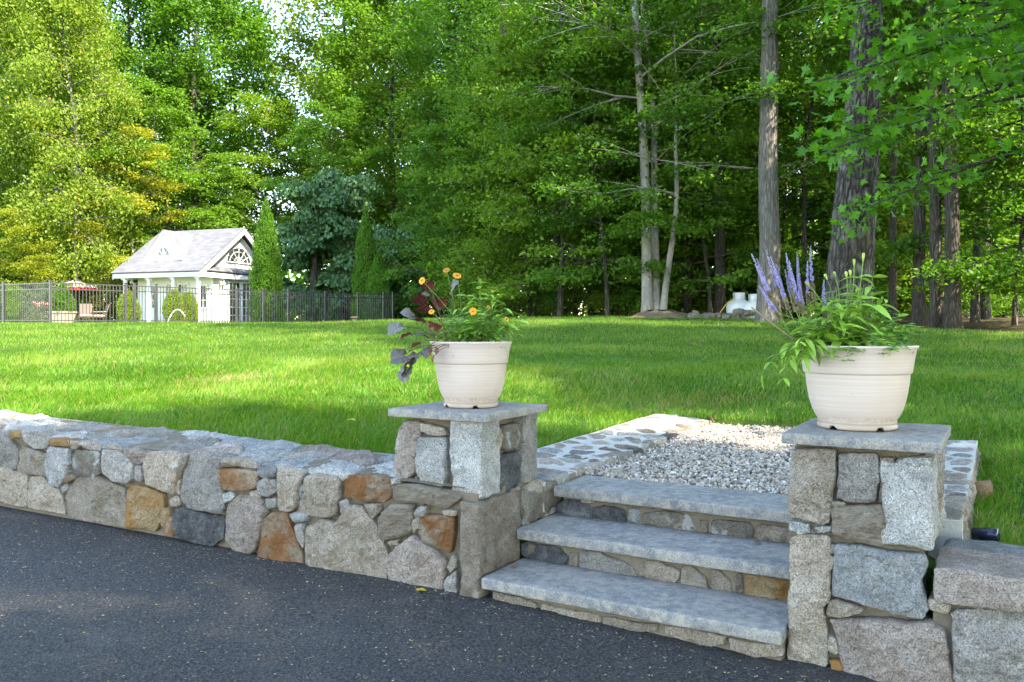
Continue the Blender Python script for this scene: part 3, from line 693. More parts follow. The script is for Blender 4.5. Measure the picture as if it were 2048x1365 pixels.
def tree(key, x, y, label, col, name='tree', group=None, s=1.0, rz=0, cat='tree', z=None, sz=None, mat=None, barkm=None):
    zz = float(lawn_z(x, y)) if z is None else z
    o = thing(name, (x, y, zz), label, cat, group, rz); o.scale = (s, s, sz or s)
    for nm, me in zip(('trunk', 'crown'), PROTO[key]):
        if me is None: continue
        c = bpy.data.objects.new(nm, me); C.objects.link(c); c.parent = o; c.color = tuple(col)+(1,) if nm == 'crown' else (1,1,1,1)
        m_ = mat if nm == 'crown' else barkm
        if m_: c.material_slots[0].link = 'OBJECT'; c.material_slots[0].material = M[m_]
    return o
G1, G2, G3, G4, YG, DK = (.070,.175,.018), (.095,.215,.022), (.125,.25,.025), (.155,.27,.028), (.19,.275,.032), (.04,.11,.018)
proto('oak', 'bark_dark', 'leaf', seed=1, H=23, r0=.30, cb=4.5, cr=5.2, nl=32, nleaf=36000, ls=.25, sub=7, clump=1.05, up=(.3,1.05), flat=.8)
proto('wood', 'bark_dark', 'leaf', seed=2, H=25, r0=.26, cb=8.5, cr=4.6, nl=26, nleaf=19000, ls=.20, sub=6, clump=1.0, wob=.4, up=(.3,1.0), flat=.75)
proto('wood2', 'bark_dark', 'leaf', seed=12, H=22, r0=.20, cb=6, cr=4.0, nl=26, nleaf=17000, ls=.19, sub=6, clump=.9, wob=.5, up=(.2,.9), flat=.7)
proto('birch', 'bark_mid', 'leaf_warm', lr=.007, seed=3, H=21, r0=.15, cb=2.0, cr=4.1, nl=52, nleaf=42000, ls=.19, sub=7, up=(.3,.9), droop=.55, ldroop=.75, clump=.7, flat=1.1, wob=.5)
proto('sapling', 'bark_dark', 'leaf', seed=4, H=9, r0=.075, cb=.7, cr=3.0, nl=26, nleaf=18000, ls=.15, sub=6, up=(.05,.5), droop=.10, clump=.55, flat=.30, wob=.35, prof='dome')
proto('sapling2', 'bark_dark', 'leaf', seed=14, H=12, r0=.10, cb=1.2, cr=3.3, nl=30, nleaf=22000, ls=.155, sub=6, up=(.0,.5), droop=.12, clump=.55, flat=.28, wob=.5)
proto('shrub', 'bark_dark', 'leaf', seed=5, H=2.6, r0=.04, cb=.15, cr=1.7, nl=16, nleaf=7000, ls=.10, sub=5, up=(.3,1.0), clump=.38, flat=.7, prof='dome', tsides=6)
# hero trees
(a_, b_) = gen_tree(lr=.007, seed=31, H=21, r0=.165, cb=3.6, cr=5.6, nl=44, nleaf=40000, ls=.135, up=(.02,.6), droop=.06, clump=.62, flat=.28, sub=7, wob=.28, stems=[(0,0,-.15,.3,1,1),(.27,.10,.0,.9,.62,.85),(.44,-.02,.75,-.1,.42,.66)], tsides=14)
PROTO['beech'] = (mesh_raw('trunk', *a_, M['bark_pale'], True), mesh_raw('crown', b_[0], b_[1], M['leaf'], False, {'rnd': b_[2]}))
# great leaning trunk: ridged bark in the mesh itself
def hero_trunk(P, rad, n=72, m=150, seed=0, ridge=.022, freq=(9,1.6)):
    t = np.linspace(0,1,len(P)); tt = np.linspace(0,1,m); P2 = np.stack([np.interp(tt,t,P[:,k]) for k in range(3)],-1); r2 = np.interp(tt,t,rad)
    an = np.linspace(0,2*np.pi,n,endpoint=False); V = []
    for p, r in zip(P2, r2):
        fl = 1+.5*math.exp(-max(0,(p[2]-P2[0,2])-.1)/.35)*1.0
        row = []
        for a in an:
            c_, s_ = math.cos(a), math.sin(a); q = (c_*freq[0]*r*2.2, s_*freq[0]*r*2.2, p[2]*freq[1])
            d = abs(mnoise.noise(Vector(q)*1.5+Vector((seed,0,0))))*2-.5; but = 1+(fl-1)*(.75+.35*math.sin(a*5+seed))
            row.append(p+np.array([c_,s_,0])*(r*but+d*ridge))
        V += row
    i = np.arange(m-1)[:,None]*n; j = np.arange(n)[None,:]
    return np.array(V), np.stack([i+j, i+(j+1)%n, i+n+(j+1)%n, i+n+j], -1).reshape(-1,4)
tx, ty = .402*14.0, 14.0
gz = float(lawn_z(tx, ty))
o = thing('oak_tree', (tx,ty,gz), 'massive ridged grey trunk leaning right, standing behind the purple flower pot', 'tree')
P = np.array([[0,0,-.3],[.03,0,.4],[.10,.02,1.5],[.22,.05,3.0],[.36,.1,4.6],[.48,.1,6.5],[.6,.1,10],[.9,.3,16],[1.2,.3,22]])+np.array([tx,ty,gz])
obj('trunk', *hero_trunk(P, [.39,.375,.355,.32,.255,.205,.17,.12,.05], seed=3, ridge=.026), M['bark'], o, True, pivot=(tx,ty,gz))
(a_, b_) = gen_tree(seed=33, H=23, r0=.05, cb=8.5, cr=5, nl=22, nleaf=16000, ls=.17, sub=6, lean=(1.2,.3))
obj('crown', b_[0]+np.array([tx,ty,gz]), b_[1], M['leaf'], o, False, {'rnd': b_[2]}, pivot=(tx,ty,gz)).color = G1+(1,)
tx, ty = .309*22, 22.0; gz = float(lawn_z(tx, ty))
o = thing('ash_tree', (tx,ty,gz), 'tall straight pale grey trunk rising behind the white gas tanks', 'tree')
P = np.array([[.0,0,-.3],[.0,0,.5],[.04,0,2.0],[.0,.05,4],[.05,.1,6],[.08,.1,9],[.15,.2,15],[.3,.2,22]])+np.array([tx,ty,gz])
obj('trunk', *hero_trunk(P, [.32,.295,.265,.245,.23,.205,.15,.05], n=48, m=110, seed=8, ridge=.012), M['bark_mid'], o, True, pivot=(tx,ty,gz))
(a_, b_) = gen_tree(seed=34, H=23, r0=.05, cb=7.5, cr=4.2, nl=24, nleaf=16000, ls=.17, sub=6)
obj('crown', b_[0]+np.array([tx,ty,gz]), b_[1], M['leaf'], o, False, {'rnd': b_[2]}, pivot=(tx,ty,gz)).color = G2+(1,)
tree('beech', .163*25.2, 25.2, 'three stemmed smooth grey beech on a bare soil mound at the lawn edge', G2, 'beech_tree', rz=0)
# soil mound at its foot
# maple overhanging from the right: trunk just out of frame, limbs reaching in
def maple():
    x0, y0 = 9.4, 9.6; g = float(lawn_z(x0,y0)); rs = np.random.RandomState(77)
    o = thing('maple_tree', (x0,y0,g), 'maple with lobed leaves overhanging the lawn from the right', 'tree')
    t = np.linspace(0,1,14); P = np.stack([x0+.6*np.sin(t*3)*t, y0+.3*t, g-.3+17*t],-1); parts = [tube(P, .30*(1-t*.9)+.02, 12)]
    cl = []
    for i in range(64):
        h = 3.6+12.5*(i/46)**.9 if i < 46 else 3.3+4.2*(i-46)/18; b = np.array([np.interp(h+g,P[:,2],P[:,k]) for k in range(3)])
        az = math.pi+rs.uniform(-1.25,1.25) if i % 3 else i*2.4; L = rs.uniform(3.2,5.6)*(1-.35*i/46); el = rs.uniform(.0,.5)
        if i >= 46: az = math.pi+rs.uniform(-.75,.6); L = rs.uniform(4.0,6.2); el = rs.uniform(-.05,.3)
        q = np.linspace(0,1,7); d = np.array([math.cos(az),math.sin(az),0])
        Q = b+d*(L*q*math.cos(el))[:,None]+UZ*(L*q*math.sin(el)-.22*L*q*q)[:,None]; parts.append(tube(Q, .05*(1-.85*q), 5, False))
        for k in range(9):
            s = rs.uniform(.25,1); bb = np.array([np.interp(s,q,Q[:,m]) for m in range(3)]); a2 = az+rs.choice([-1,1])*rs.uniform(.3,1.2); l2 = rs.uniform(.5,1.4); e2 = rs.uniform(-.3,.3)
            Q2 = bb+np.array([math.cos(a2)*math.cos(e2),math.sin(a2)*math.cos(e2),math.sin(e2)-.1])*(l2*np.linspace(0,1,4))[:,None]; parts.append(tube(Q2, .012, 3, False))
            cl += [bb+(Q2[-1]-bb)*f for f in (.3,.65,1)]
    obj('trunk', *join(parts), M['bark_dark'], o, True, pivot=(x0,y0,g))
    half = [(0,-.42),(.10,-.16),(.36,-.26),(.30,-.06),(.52,.12),(.30,.14),(.22,.20),(.14,.20),(.13,.34),(0,.58)]
    out = np.array(half+[(-x,y) for x,y in half[-2:0:-1]]); no = len(out); tmpl = np.concatenate([[[0,0,0]], np.c_[out, .10*np.abs(out[:,0])-.12*out[:,1]**2]])
    fan = np.array([[0,i,i%no+1] for i in range(1,no+1)])
    cl = np.array(cl); idx = np.repeat(np.arange(len(cl)), 11); n = len(idx); off = rs.normal(size=(n,3))*.24; off[:,2] *= .4; Pc = cl[idx]+off; Pc[:,2] -= .04
    N = rs.normal(size=(n,3))*.6; N[:,1] -= .25; N[:,2] += .9; N /= np.linalg.norm(N,axis=1)[:,None]; D = rs.normal(size=(n,3)); D[:,2] -= .9; D -= N*(D*N).sum(1)[:,None]; D /= np.linalg.norm(D,axis=1)[:,None]; S = np.cross(D,N)
    sz = rs.uniform(.12,.21,n)[:,None,None]; V = Pc[:,None,:]+sz*(tmpl[None,:,:1]*S[:,None,:]+tmpl[None,:,1:2]*D[:,None,:]+tmpl[None,:,2:]*N[:,None,:])
    F = (np.arange(n)[:,None,None]*(no+1)+fan[None]).reshape(-1,3)
    obj('crown', V.reshape(-1,3), F, M['leaf'], o, False, {'rnd': np.repeat(rs.rand(n),no+1)}, pivot=(x0,y0,g)).color = (.095,.27,.026,1)
maple()
# named woodland trunks (photo column, distance, proto, radius scale)
rs = np.random.RandomState(99)
dark = [(1440,27,'wood',1.0,'straight dark trunk standing right behind the stone heap'), (1375,29,'wood2',1.1,'brown trunk just right of the grey beech'), (1115,30,'wood2',.9,'slim pale trunk left of the grey beech'), (1185,31,'wood2',1.0,'slender trunk with sunlit foot left of the beech'),
        (1785,24,'wood2',.75,'thin trunk directly right of the great leaning oak'), (1838,21.5,'wood',.85,'straight dark trunk, second beyond the leaning oak'), (1872,20,'wood2',1.05,'dark slightly crooked trunk in the close row beyond the leaning oak'),
        (1905,19.5,'wood',.95,'thick dark trunk in the close row beyond the leaning oak'), (1970,24,'wood2',.9,'dark trunk deep in shade behind the close row'), (1650,30,'wood',1.0,'dark trunk half hidden by the great leaning oak'), (1590,33,'wood2',.9,'slim trunk seen between the pale ash and the leaning oak')]
for i, (px, d, k, s, lb) in enumerate(dark):
    tree(k, (px-1024)/FPX*d, d, lb, [G1,G2,G1,G3][i%4], 'woodland_tree', s=s*.72, rz=i*1.7, sz=1.0)
# deeper wood
lbl = 'green leaved woodland tree standing deep in the wood behind the lawn'
for i in range(17):
    d = 36+ (i*7.3) % 26; px = 1010+(i*197) % 1250
    tree(['wood','wood2','oak'][i%3], (px-1024)/FPX*d+rs.uniform(-.5,.5), d, lbl, [G2,G3,G1,G4][i%4], 'woodland_tree', 'trees deep in the wood', s=rs.uniform(.85,1.1), rz=i*2.1)
lbl = 'layered understorey sapling with leaves down to the ground at the wood edge'
own = {5: 'layered sapling directly behind the grey beech stems', 4: 'layered sapling with leaves to the ground just left of the grey beech', 8: 'layered sapling behind the pale straight ash trunk', 9: 'layered sapling between the pale ash trunk and the leaning oak', 10: 'layered sapling behind the great leaning oak, right side', 0: 'layered sapling beyond the end of the fence run', 25: 'sapling reaching low boughs before the beech, on its left', 26: 'sapling between the beech and the straight dark trunk', 27: 'sapling beside the slim pale trunk left of the beech'}
for i, (px, d) in enumerate([(900,33),(985,32),(1060,30),(1150,33.5),(1235,29.5),(1290,33),(1405,32),(1480,34),(1560,29),(1610,27),(1730,30),(1800,29),(1890,28),(1950,22),(2030,20.5),(2100,19),(2010,28),(1330,38),(1200,40),(1020,39),(1500,41),(1640,40),(1770,39),(1900,38),(2040,34),(1215,26.2),(1420,26.6),(1120,27.5)]):
    tree(['sapling','sapling2'][i%2], (px-1024)/FPX*d, d, own.get(i, lbl), [G2,G3,G4,G3,G1][i%5], 'sapling', None if i in own else 'understorey saplings', s=rs.uniform(.75,1.1), rz=i*1.3)
lbl = 'low leafy shrub of the woodland floor'
for i in range(44):
    px = 800+(i*89) % 1330; d = 28+(i*5.7) % 16; d = d if px < 1650 else d-5; d = max(d, 38.5) if px < 960 else d
    tree('shrub', (px-1024)/FPX*d, d, lbl, [G3,G4,YG,G2][i%4], 'shrub', 'woodland floor shrubs', s=rs.uniform(.6,1.25), rz=i, cat='shrub')
# trees behind the pool house, left to right
left = [(-30,46,'birch',1.05,YG,'drooping yellow green birch at the far left behind the fence'), (75,50,'birch',1.15,G4,'tall yellow green birch beside the umbrella'), (150,44,'birch',.95,YG,'birch with drooping sprays left of the pool house'),
        (260,58,'oak',1.12,G1,'dark green oak rising behind the small dormer'), (395,56,'oak',1.18,G2,'broad green oak rising over the pool house roof'), (330,49,'sapling2',1.15,G3,'light green young tree right behind the pool house roof'),
        (470,62,'oak',.98,G3,'loose crowned tree under the gap of blue sky'), (440,50,'sapling2',.85,G3,'young tree behind the pool house gable'), (560,54,'sapling2',1.2,G4,'bright young tree behind the tall clipped arborvitae'),
        (690,56,'oak',1.08,YG,'sunlit yellow green tree right of the sky gap'), (790,52,'oak',1.0,G3,'tall green tree above the ivy mass'), (900,47,'wood2',1.05,G2,'green tree with long low boughs right of the ivy mass'), (1000,46,'oak',.92,G2,'dense green tree filling the wood edge'),
        (640,47,'sapling2',1.05,G2,'leafy young tree above the ivy mass'), (945,46,'sapling2',.95,G1,'dark leafy young tree beside the low ivy stump'), (1090,43,'oak',.9,G2,'broad green tree left of the beech')]
for i, (px, d, k, s, c_, lb) in enumerate(left):
    tree(k, (px-1024)/FPX*d, d, lb, c_, 'birch_tree' if k == 'birch' else 'tree', s=s, rz=i*1.9)
tree('sapling2', (235-1024)/FPX*43.5, 46, 'slim pale stemmed tree with orange yellow autumn leaves', (.33,.34,.035), 'autumn_tree', s=.9, rz=1, barkm='bark_pale')
for i, (px, d) in enumerate([(20,60),(200,66),(330,70),(700,68),(830,64),(960,60),(110,58)]):
    tree('oak', (px-1024)/FPX*d, d, 'tall background tree of the wood beyond the pool house', [G2,G1,G2,G3][i%4], 'tree', 'background trees beyond the pool house', s=(1.0 if px != 330 else .9), rz=i*2.7)
# trees on the right and behind the viewer (their shade falls on the lawn and wall)
for i, (x, y, k, s) in enumerate([(8.6,-3,'oak',.68),(13,2.5,'oak',.75),(16.5,8,'oak',.85),(10,-8.5,'oak',.75),(5,-10,'oak',.7),(14.5,-6,'oak',.85)]):
    tree(k, x, y, 'shade tree standing right of the driveway', G2, 'tree', 'shade trees right of the driveway', s=s, rz=i*2.2, z=-1.0)
# far wood: one mass
n = 40000; th = rs.uniform(-.9,.9,n); rr = rs.uniform(76,100,n); h = rs.uniform(0,1,n)**1.5*(15+4*np.sin(th*23)+3*np.sin(th*51)); h = np.where(np.abs(th+.27) < .045, h*.6, h)
Pc = np.stack([rr*np.sin(th), rr*np.cos(th), h], -1); N = rs.normal(size=(n,3)); N[:,2] += .8; D = rs.normal(size=(n,3)); D[:,2] -= .4
V, F = leaves_np(Pc, D, N, rs.uniform(.5,1.1,n), rs.uniform(.35,.7,n))
fw = obj('far_wood', V, F, M['leaf'], None, False, {'rnd': np.repeat(rs.rand(n),4)}); fw.color = G2+(1,)
tag(fw, 'far mass of green woodland foliage closing the view', 'woodland', kind='stuff')

# ---------------------------------------------------------------- clipped and garden shrubs
def shell_shrub(name, x, y, prof, n, ls, col, label, seed, cat='shrub', z=None, upw=.7, sq=1.0, inner=.75):
    """dense clipped shrub: leaf sprays through the outer shell of a lathe volume; prof: (height, radius)"""
    rs = np.random.RandomState(seed); zz = float(lawn_z(x,y)) if z is None else z; prof = np.array(prof)
    o = thing(name, (x,y,zz), label, cat); h = rs.uniform(prof[0,0], prof[-1,0], n*2); r = np.interp(h, prof[:,0], prof[:,1]); k = rs.rand(n*2) < r/prof[:,1].max(); h, r = h[k][:n], r[k][:n]; n = len(h)
    an = rs.uniform(0,2*np.pi,n); lump = 1+.10*np.sin(an*3+h*4+seed)+.07*np.sin(an*7-h*9); rr = r*lump*rs.uniform(inner,1.03,n)
    P = np.stack([np.cos(an)*rr, np.sin(an)*rr*sq, h+rs.normal(0,.03,n)], -1); D = np.stack([np.cos(an)*.6, np.sin(an)*.6, np.full(n,upw)], -1)+rs.normal(0,.35,(n,3)); N = np.stack([np.cos(an), np.sin(an), np.full(n,.35)], -1)+rs.normal(0,.5,(n,3))
    V, F = leaves_np(P, D, N, ls*rs.uniform(.6,1.3,n), ls*.55); f = obj('foliage', V+np.array([x,y,zz]), F, M['leaf'], o, False, {'rnd': np.repeat(rs.rand(n),4)}, pivot=(x,y,zz)); f.color = tuple(col)+(1,)
    hh = prof[-1,0]; obj('stem', *tube([[x,y,zz-.1],[x,y,zz+hh*.5],[x,y,zz+hh*.9]], [.05,.035,.01], 6), M['bark_dark'], o)
    # twiggy dark core so that the shrub is dense
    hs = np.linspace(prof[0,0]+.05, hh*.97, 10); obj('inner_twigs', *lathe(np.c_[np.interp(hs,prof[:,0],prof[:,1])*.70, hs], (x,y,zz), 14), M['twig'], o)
    return o
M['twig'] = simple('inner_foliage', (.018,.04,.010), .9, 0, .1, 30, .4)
AR = (.085,.215,.020)
def arb(px, d, H, r, lb, sd, c_=AR): shell_shrub('arborvitae', (px-1024)/FPX*d, d, [(0,r*.7),(H*.12,r),(H*.4,r*.93),(H*.7,r*.66),(H*.9,r*.28),(H,.03)], 11000, .10, c_, lb, sd, 'shrub', upw=1.6, inner=.72)
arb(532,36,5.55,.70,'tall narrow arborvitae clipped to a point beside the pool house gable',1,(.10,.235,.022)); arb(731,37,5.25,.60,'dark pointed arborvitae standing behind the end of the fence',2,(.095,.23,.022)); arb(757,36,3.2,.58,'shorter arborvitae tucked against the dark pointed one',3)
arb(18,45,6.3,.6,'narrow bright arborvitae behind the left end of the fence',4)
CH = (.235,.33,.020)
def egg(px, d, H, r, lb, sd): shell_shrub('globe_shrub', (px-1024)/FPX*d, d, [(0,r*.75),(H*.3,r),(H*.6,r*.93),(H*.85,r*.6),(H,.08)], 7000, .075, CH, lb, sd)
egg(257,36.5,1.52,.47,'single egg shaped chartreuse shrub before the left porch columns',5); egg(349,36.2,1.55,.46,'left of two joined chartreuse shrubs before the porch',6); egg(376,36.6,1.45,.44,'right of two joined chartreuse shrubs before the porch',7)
# ivy clad mass
def ivy(px, d, W_, H_, seed, lb, n=15000, col=(.05,.14,.04)):
    rs = np.random.RandomState(seed); x = (px-1024)/FPX*d; zz = float(lawn_z(x,d)); o = thing('ivy_clad_tree', (x,d,zz), lb, 'tree')
    c_ = []; 
    for k in range(46):
        h = rs.uniform(.3,H_); r = W_*(.5+.5*math.sin(math.pi*min(1,h/H_*.85+.12)))*rs.uniform(.3,1); an = rs.uniform(0,6.28); c_.append((math.cos(an)*r, math.sin(an)*r*.7, h))
    c_ = np.array(c_); idx = rs.randint(0,len(c_),n); u = rs.normal(size=(n,3)); u /= np.linalg.norm(u,axis=1)[:,None]; u[:,2] = np.abs(u[:,2])*.9-.25; R_ = rs.uniform(.55,1.15,len(c_))[idx]
    P = c_[idx]+u*R_[:,None]*rs.uniform(.75,1.05,n)[:,None]; P[:,2] = np.maximum(P[:,2],.1); N = u+rs.normal(0,.35,(n,3)); D = np.stack([rs.normal(0,.5,n),rs.normal(0,.5,n),-np.ones(n)],-1)
    V, F = leaves_np(P, D, N, rs.uniform(.14,.26,n), rs.uniform(.13,.22,n), .08); f = obj('crown', V+np.array([x,d,zz]), F, M['leaf_gloss'], o, False, {'rnd': np.repeat(rs.rand(n),4)}, pivot=(x,d,zz)); f.color = tuple(col)+(1,)
    obj('trunk', *tube([[x,d,zz-.2],[x+.1,d,zz+H_*.5],[x,d,zz+H_*.95]], [.22,.15,.04], 8), M['bark_dark'], o, True)
ivy(625,41,2.3,6.6,1,'dark blue green ivy smothered tree right of the pool house'); ivy(690,42.5,1.9,8.0,2,'taller ivy clad trunk between the two arborvitae'); ivy(800,38.5,1.4,4.2,3,'low ivy clad stump right of the second arborvitae',9000)
for i, (px, d, k, s, c_, lb) in enumerate([(45,41,'sapling',.62,(.24,.27,.022),'golden green young maple left of the umbrella'), (150,47,'shrub',1.35,G4,'rounded light green hydrangea left of the pool house'), (215,48,'shrub',1.4,YG,'olive flowering shrub against the pool house corner'), (105,46,'shrub',1.2,G4,'rounded green shrub behind the umbrella'), (10,36,'shrub',.55,G3,'low green border plant behind the left fence run'), (45,35,'shrub',.5,G4,'low pale flowering plant behind the left fence run'), (85,38,'shrub',.55,G2,'low rose bush behind the fence corner post'), (230,44,'shrub',.9,(.16,.17,.04),'browning shrub beside the leftmost porch column')]):
    tree(k, (px-1024)/FPX*d, d, lb, c_, 'shrub' if k == 'shrub' else 'maple_tree', s=s, rz=i*1.4, cat='shrub' if k == 'shrub' else 'tree')
#@@PART3
# ---------------------------------------------------------------- pool house
HE = np.array([-15.08, 40.0, .08]); HL = np.array([-.94, .341, 0]); HP = np.array([.341, .94, 0])
def HB(l, p, z=0): return HE+HL*l+HP*p+UZ*z
def hbox(l0,l1,p0,p1,z0,z1): return box(l0,l1,p0,p1,z0,z1,HB)
M['white'] = M['white']; 
def siding():
    s = NT('white_siding'); g = s.n('ShaderNodeNewGeometry'); sp = s.n('ShaderNodeSeparateXYZ'); s.l(g.outputs['Position'], sp.inputs[0])
    m = s.n('ShaderNodeMath', operation='MULTIPLY'); m.inputs[1].default_value = 8.0; s.l(sp.outputs['Z'], m.inputs[0]); f = s.n('ShaderNodeMath', operation='FRACT'); s.l(m.outputs[0], f.inputs[0])
    s.p.inputs['Base Color'].default_value = (.80,.80,.79,1); s.p.inputs['Roughness'].default_value = .6; s.l(s.bump(f.outputs[0], .8, .02), s.p.inputs['Normal']); return s.m
M['siding'] = siding(); M['trim'] = simple('white_trim', (.80,.80,.79), .5, nscale=4, nvar=.04)
def shingle():
    s = NT('roof_shingles'); tc = s.n('ShaderNodeTexCoord'); br = s.n('ShaderNodeTexBrick', i_Scale=1.0); br.inputs['Brick Width'].default_value = .34; br.inputs['Row Height'].default_value = .15; br.inputs['Mortar Size'].default_value = .012
    br.inputs['Color1'].default_value = (.085,.09,.108,1); br.inputs['Color2'].default_value = (.14,.147,.17,1); br.inputs['Mortar'].default_value = (.10,.10,.11,1); br.inputs['Bias'].default_value = -.1
    s.l(tc.outputs['UV'], br.inputs['Vector']); n_ = s.noise(s.pos(), 3, 4); s.l(s.mix(s.ramp(n_,[(.3,.0),(.7,.25)]), br.outputs['Color'], (.17,.178,.20)), s.p.inputs['Base Color']); s.p.inputs['Roughness'].default_value = .9; s.l(s.bump(br.outputs['Fac'], -.6, .02), s.p.inputs['Normal']); return s.m
M['shingle'] = shingle()
def glass():
    s = NT('window_glass'); s.p.inputs['Base Color'].default_value = (.035,.045,.045,1); s.p.inputs['Roughness'].default_value = .06; s.p.inputs['Specular IOR Level'].default_value = .8; return s.m
M['glass'] = glass()
ph = thing('pool_house', tuple(HB(2.6,3.3,0)), 'small white pool house with grey shingled gable roof and columned porch', 'building')
HEV, RID, HW, HLn = 2.70, 5.06, 3.30, 5.28
def uv_quad(name, quads, mat, parent, thick=.0):
    """roof planes with UVs in metres; quads: list of 3D corner lists (3 or 4), first edge along the eave"""
    bm = bmesh.new(); uvl = bm.loops.layers.uv.new('UVMap'); c = np.mean([np.mean(q,0) for q in quads],0)
    for q in quads:
        q = [np.asarray(p,float) for p in q]; vs = [bm.verts.new(Vector(p-c)) for p in q]; f = bm.faces.new(vs); ux = q[1]-q[0]; ux /= np.linalg.norm(ux); nn = np.cross(ux, q[2]-q[0]); vx = np.cross(nn, ux); vx /= np.linalg.norm(vx)
        for lp, p in zip(f.loops, q): lp[uvl].uv = ((p-q[0])@ux, (p-q[0])@vx)
    me = bpy.data.meshes.new(name); bm.to_mesh(me); bm.free(); me.materials.append(mat); o = bpy.data.objects.new(name, me); o.location = Vector(c)-WL[parent]; link(o, parent, c)
    sd = o.modifiers.new('t','SOLIDIFY'); sd.thickness = thick or .06; sd.offset = 0
    return o
ov = .10
uv_quad('roof', [[HB(-ov,-ov,HEV-.07),HB(HLn+ov,-ov,HEV-.07),HB(HLn+ov,HW,RID),HB(-ov,HW,RID)], [HB(HLn+ov,2*HW+ov,HEV-.07),HB(-ov,2*HW+ov,HEV-.07),HB(-ov,HW,RID),HB(HLn+ov,HW,RID)]], M['shingle'], ph)
pd = 1.30
def wallbox(nm, *a, m='siding', par=None): return obj(nm, *hbox(*a), M[m], par or ph)
wallbox('wall', .25, HLn-.25, pd, 2*HW-.25, -.2, HEV-.10)
wallbox('ceiling', .1, HLn-.1, .1, pd+.02, HEV-.16, HEV-.12, m='trim')
for a in ((-.04,HLn+.04,-.02,.12), (-.04,HLn+.04,2*HW-.12,2*HW+.02)): wallbox('fascia', a[0],a[1],a[2],a[3],HEV-.32,HEV-.055, m='trim')
for l0,l1 in ((-.04,.10),(HLn-.10,HLn+.04)): wallbox('fascia', l0,l1,.12,2*HW-.12,HEV-.32,HEV-.08, m='trim')
# gables
for l in (.30, HLn-.30):
    obj('gable_wall', np.array([HB(l,.35,HEV-.06),HB(l,2*HW-.35,HEV-.06),HB(l,HW,RID-.22),HB(l+.06,.35,HEV-.06),HB(l+.06,2*HW-.35,HEV-.06),HB(l+.06,HW,RID-.22)]), [np.array([[0,3,4,1],[1,4,5,2],[2,5,3,0]]), np.array([[0,1,2],[5,4,3]])], M['siding'], ph)
for l in (-.09, HLn+.03):
    for sgn in (0, 1):
        P_ = [(0 if not sgn else 2*HW, HEV-.10), (HW, RID-.04)]; q = []
        for ll in (l, l+.07):
            for p, z in P_: q += [HB(ll,p,z), HB(ll,p,z-.26)]
        obj('bargeboard', np.array(q), np.array([[0,2,3,1],[4,5,7,6],[0,4,6,2],[1,3,7,5],[0,1,5,4],[2,6,7,3]]), M['trim'], ph)
uv_quad('pent_roof', [[HB(-.10,.30,HEV-.02),HB(-.10,2*HW-.30,HEV-.02),HB(.30,2*HW-.60,HEV+.25),HB(.30,.60,HEV+.25)][::-1]], M['shingle'], ph)
for l in (.25,1.76,3.28,4.80):
    c_ = HB(l,.25,0); col_ = obj('column', *lathe([(.0,-.15),(.135,-.15),(.135,.06),(.115,.08),(.115,.9),(.105,1.8),(.098,2.22),(.125,2.25),(.125,2.30),(.11,2.32),(.11,2.395),(0,2.395)], c_, 20), M['trim'], ph, True)
    obj('column_base', *hbox(l-.15,l+.15,.10,.40,-.15,.05), M['trim'], col_)
    obj('capital', *hbox(l-.14,l+.14,.11,.39,2.30,2.385), M['trim'], col_)
wallbox('porch_floor', -.05, HLn+.05, -.05, pd, -.3, -.02, m='mortar_light')
def window(l0,l1,p,z0,z1,nx,nz,parent,side='front',name='window'):
    """rectangular window on the porch wall (side front, at depth p) or the right wall (l fixed)"""
    def bx(u0,u1,w0,w1,zz0,zz1): return hbox(u0,u1,p-w1,p-w0,zz0,zz1) if side == 'front' else hbox(p-w1,p-w0,u0,u1,zz0,zz1)
    t = .07; fr = join([bx(l0,l0+t,.0,.05,z0,z1), bx(l1-t,l1,.0,.05,z0,z1), bx(l0+t,l1-t,.0,.05,z1-t,z1), bx(l0+t,l1-t,.0,.05,z0,z0+t)])
    o = obj(name, *fr, M['trim'], parent); obj('pane', *bx(l0+t,l1-t,.004,.012,z0+t,z1-t), M['glass'], o)
    for i in range(1,nx): u = l0+t+(l1-l0-2*t)*i/nx; obj('muntin', *bx(u-.013,u+.013,.015,.035,z0+t,z1-t), M['trim'], o)
    for i in range(1,nz): z = z0+t+(z1-z0-2*t)*i/nz; obj('muntin', *bx(l0+t,l1-t,.013,.031,z-.013,z+.013), M['trim'], o)
window(.55,1.15,pd,.85,2.05,2,3,ph); window(3.75,4.35,pd,.85,2.05,2,3,ph)
window(1.72,2.42,pd,.0,2.15,3,5,ph,name='door'); window(2.50,3.20,pd,.0,2.15,3,5,ph,name='door')
for u0 in (2.40,3.48,4.56): window(u0,u0+.98,.25,.05,2.28,3,5,ph,'side','french_door')
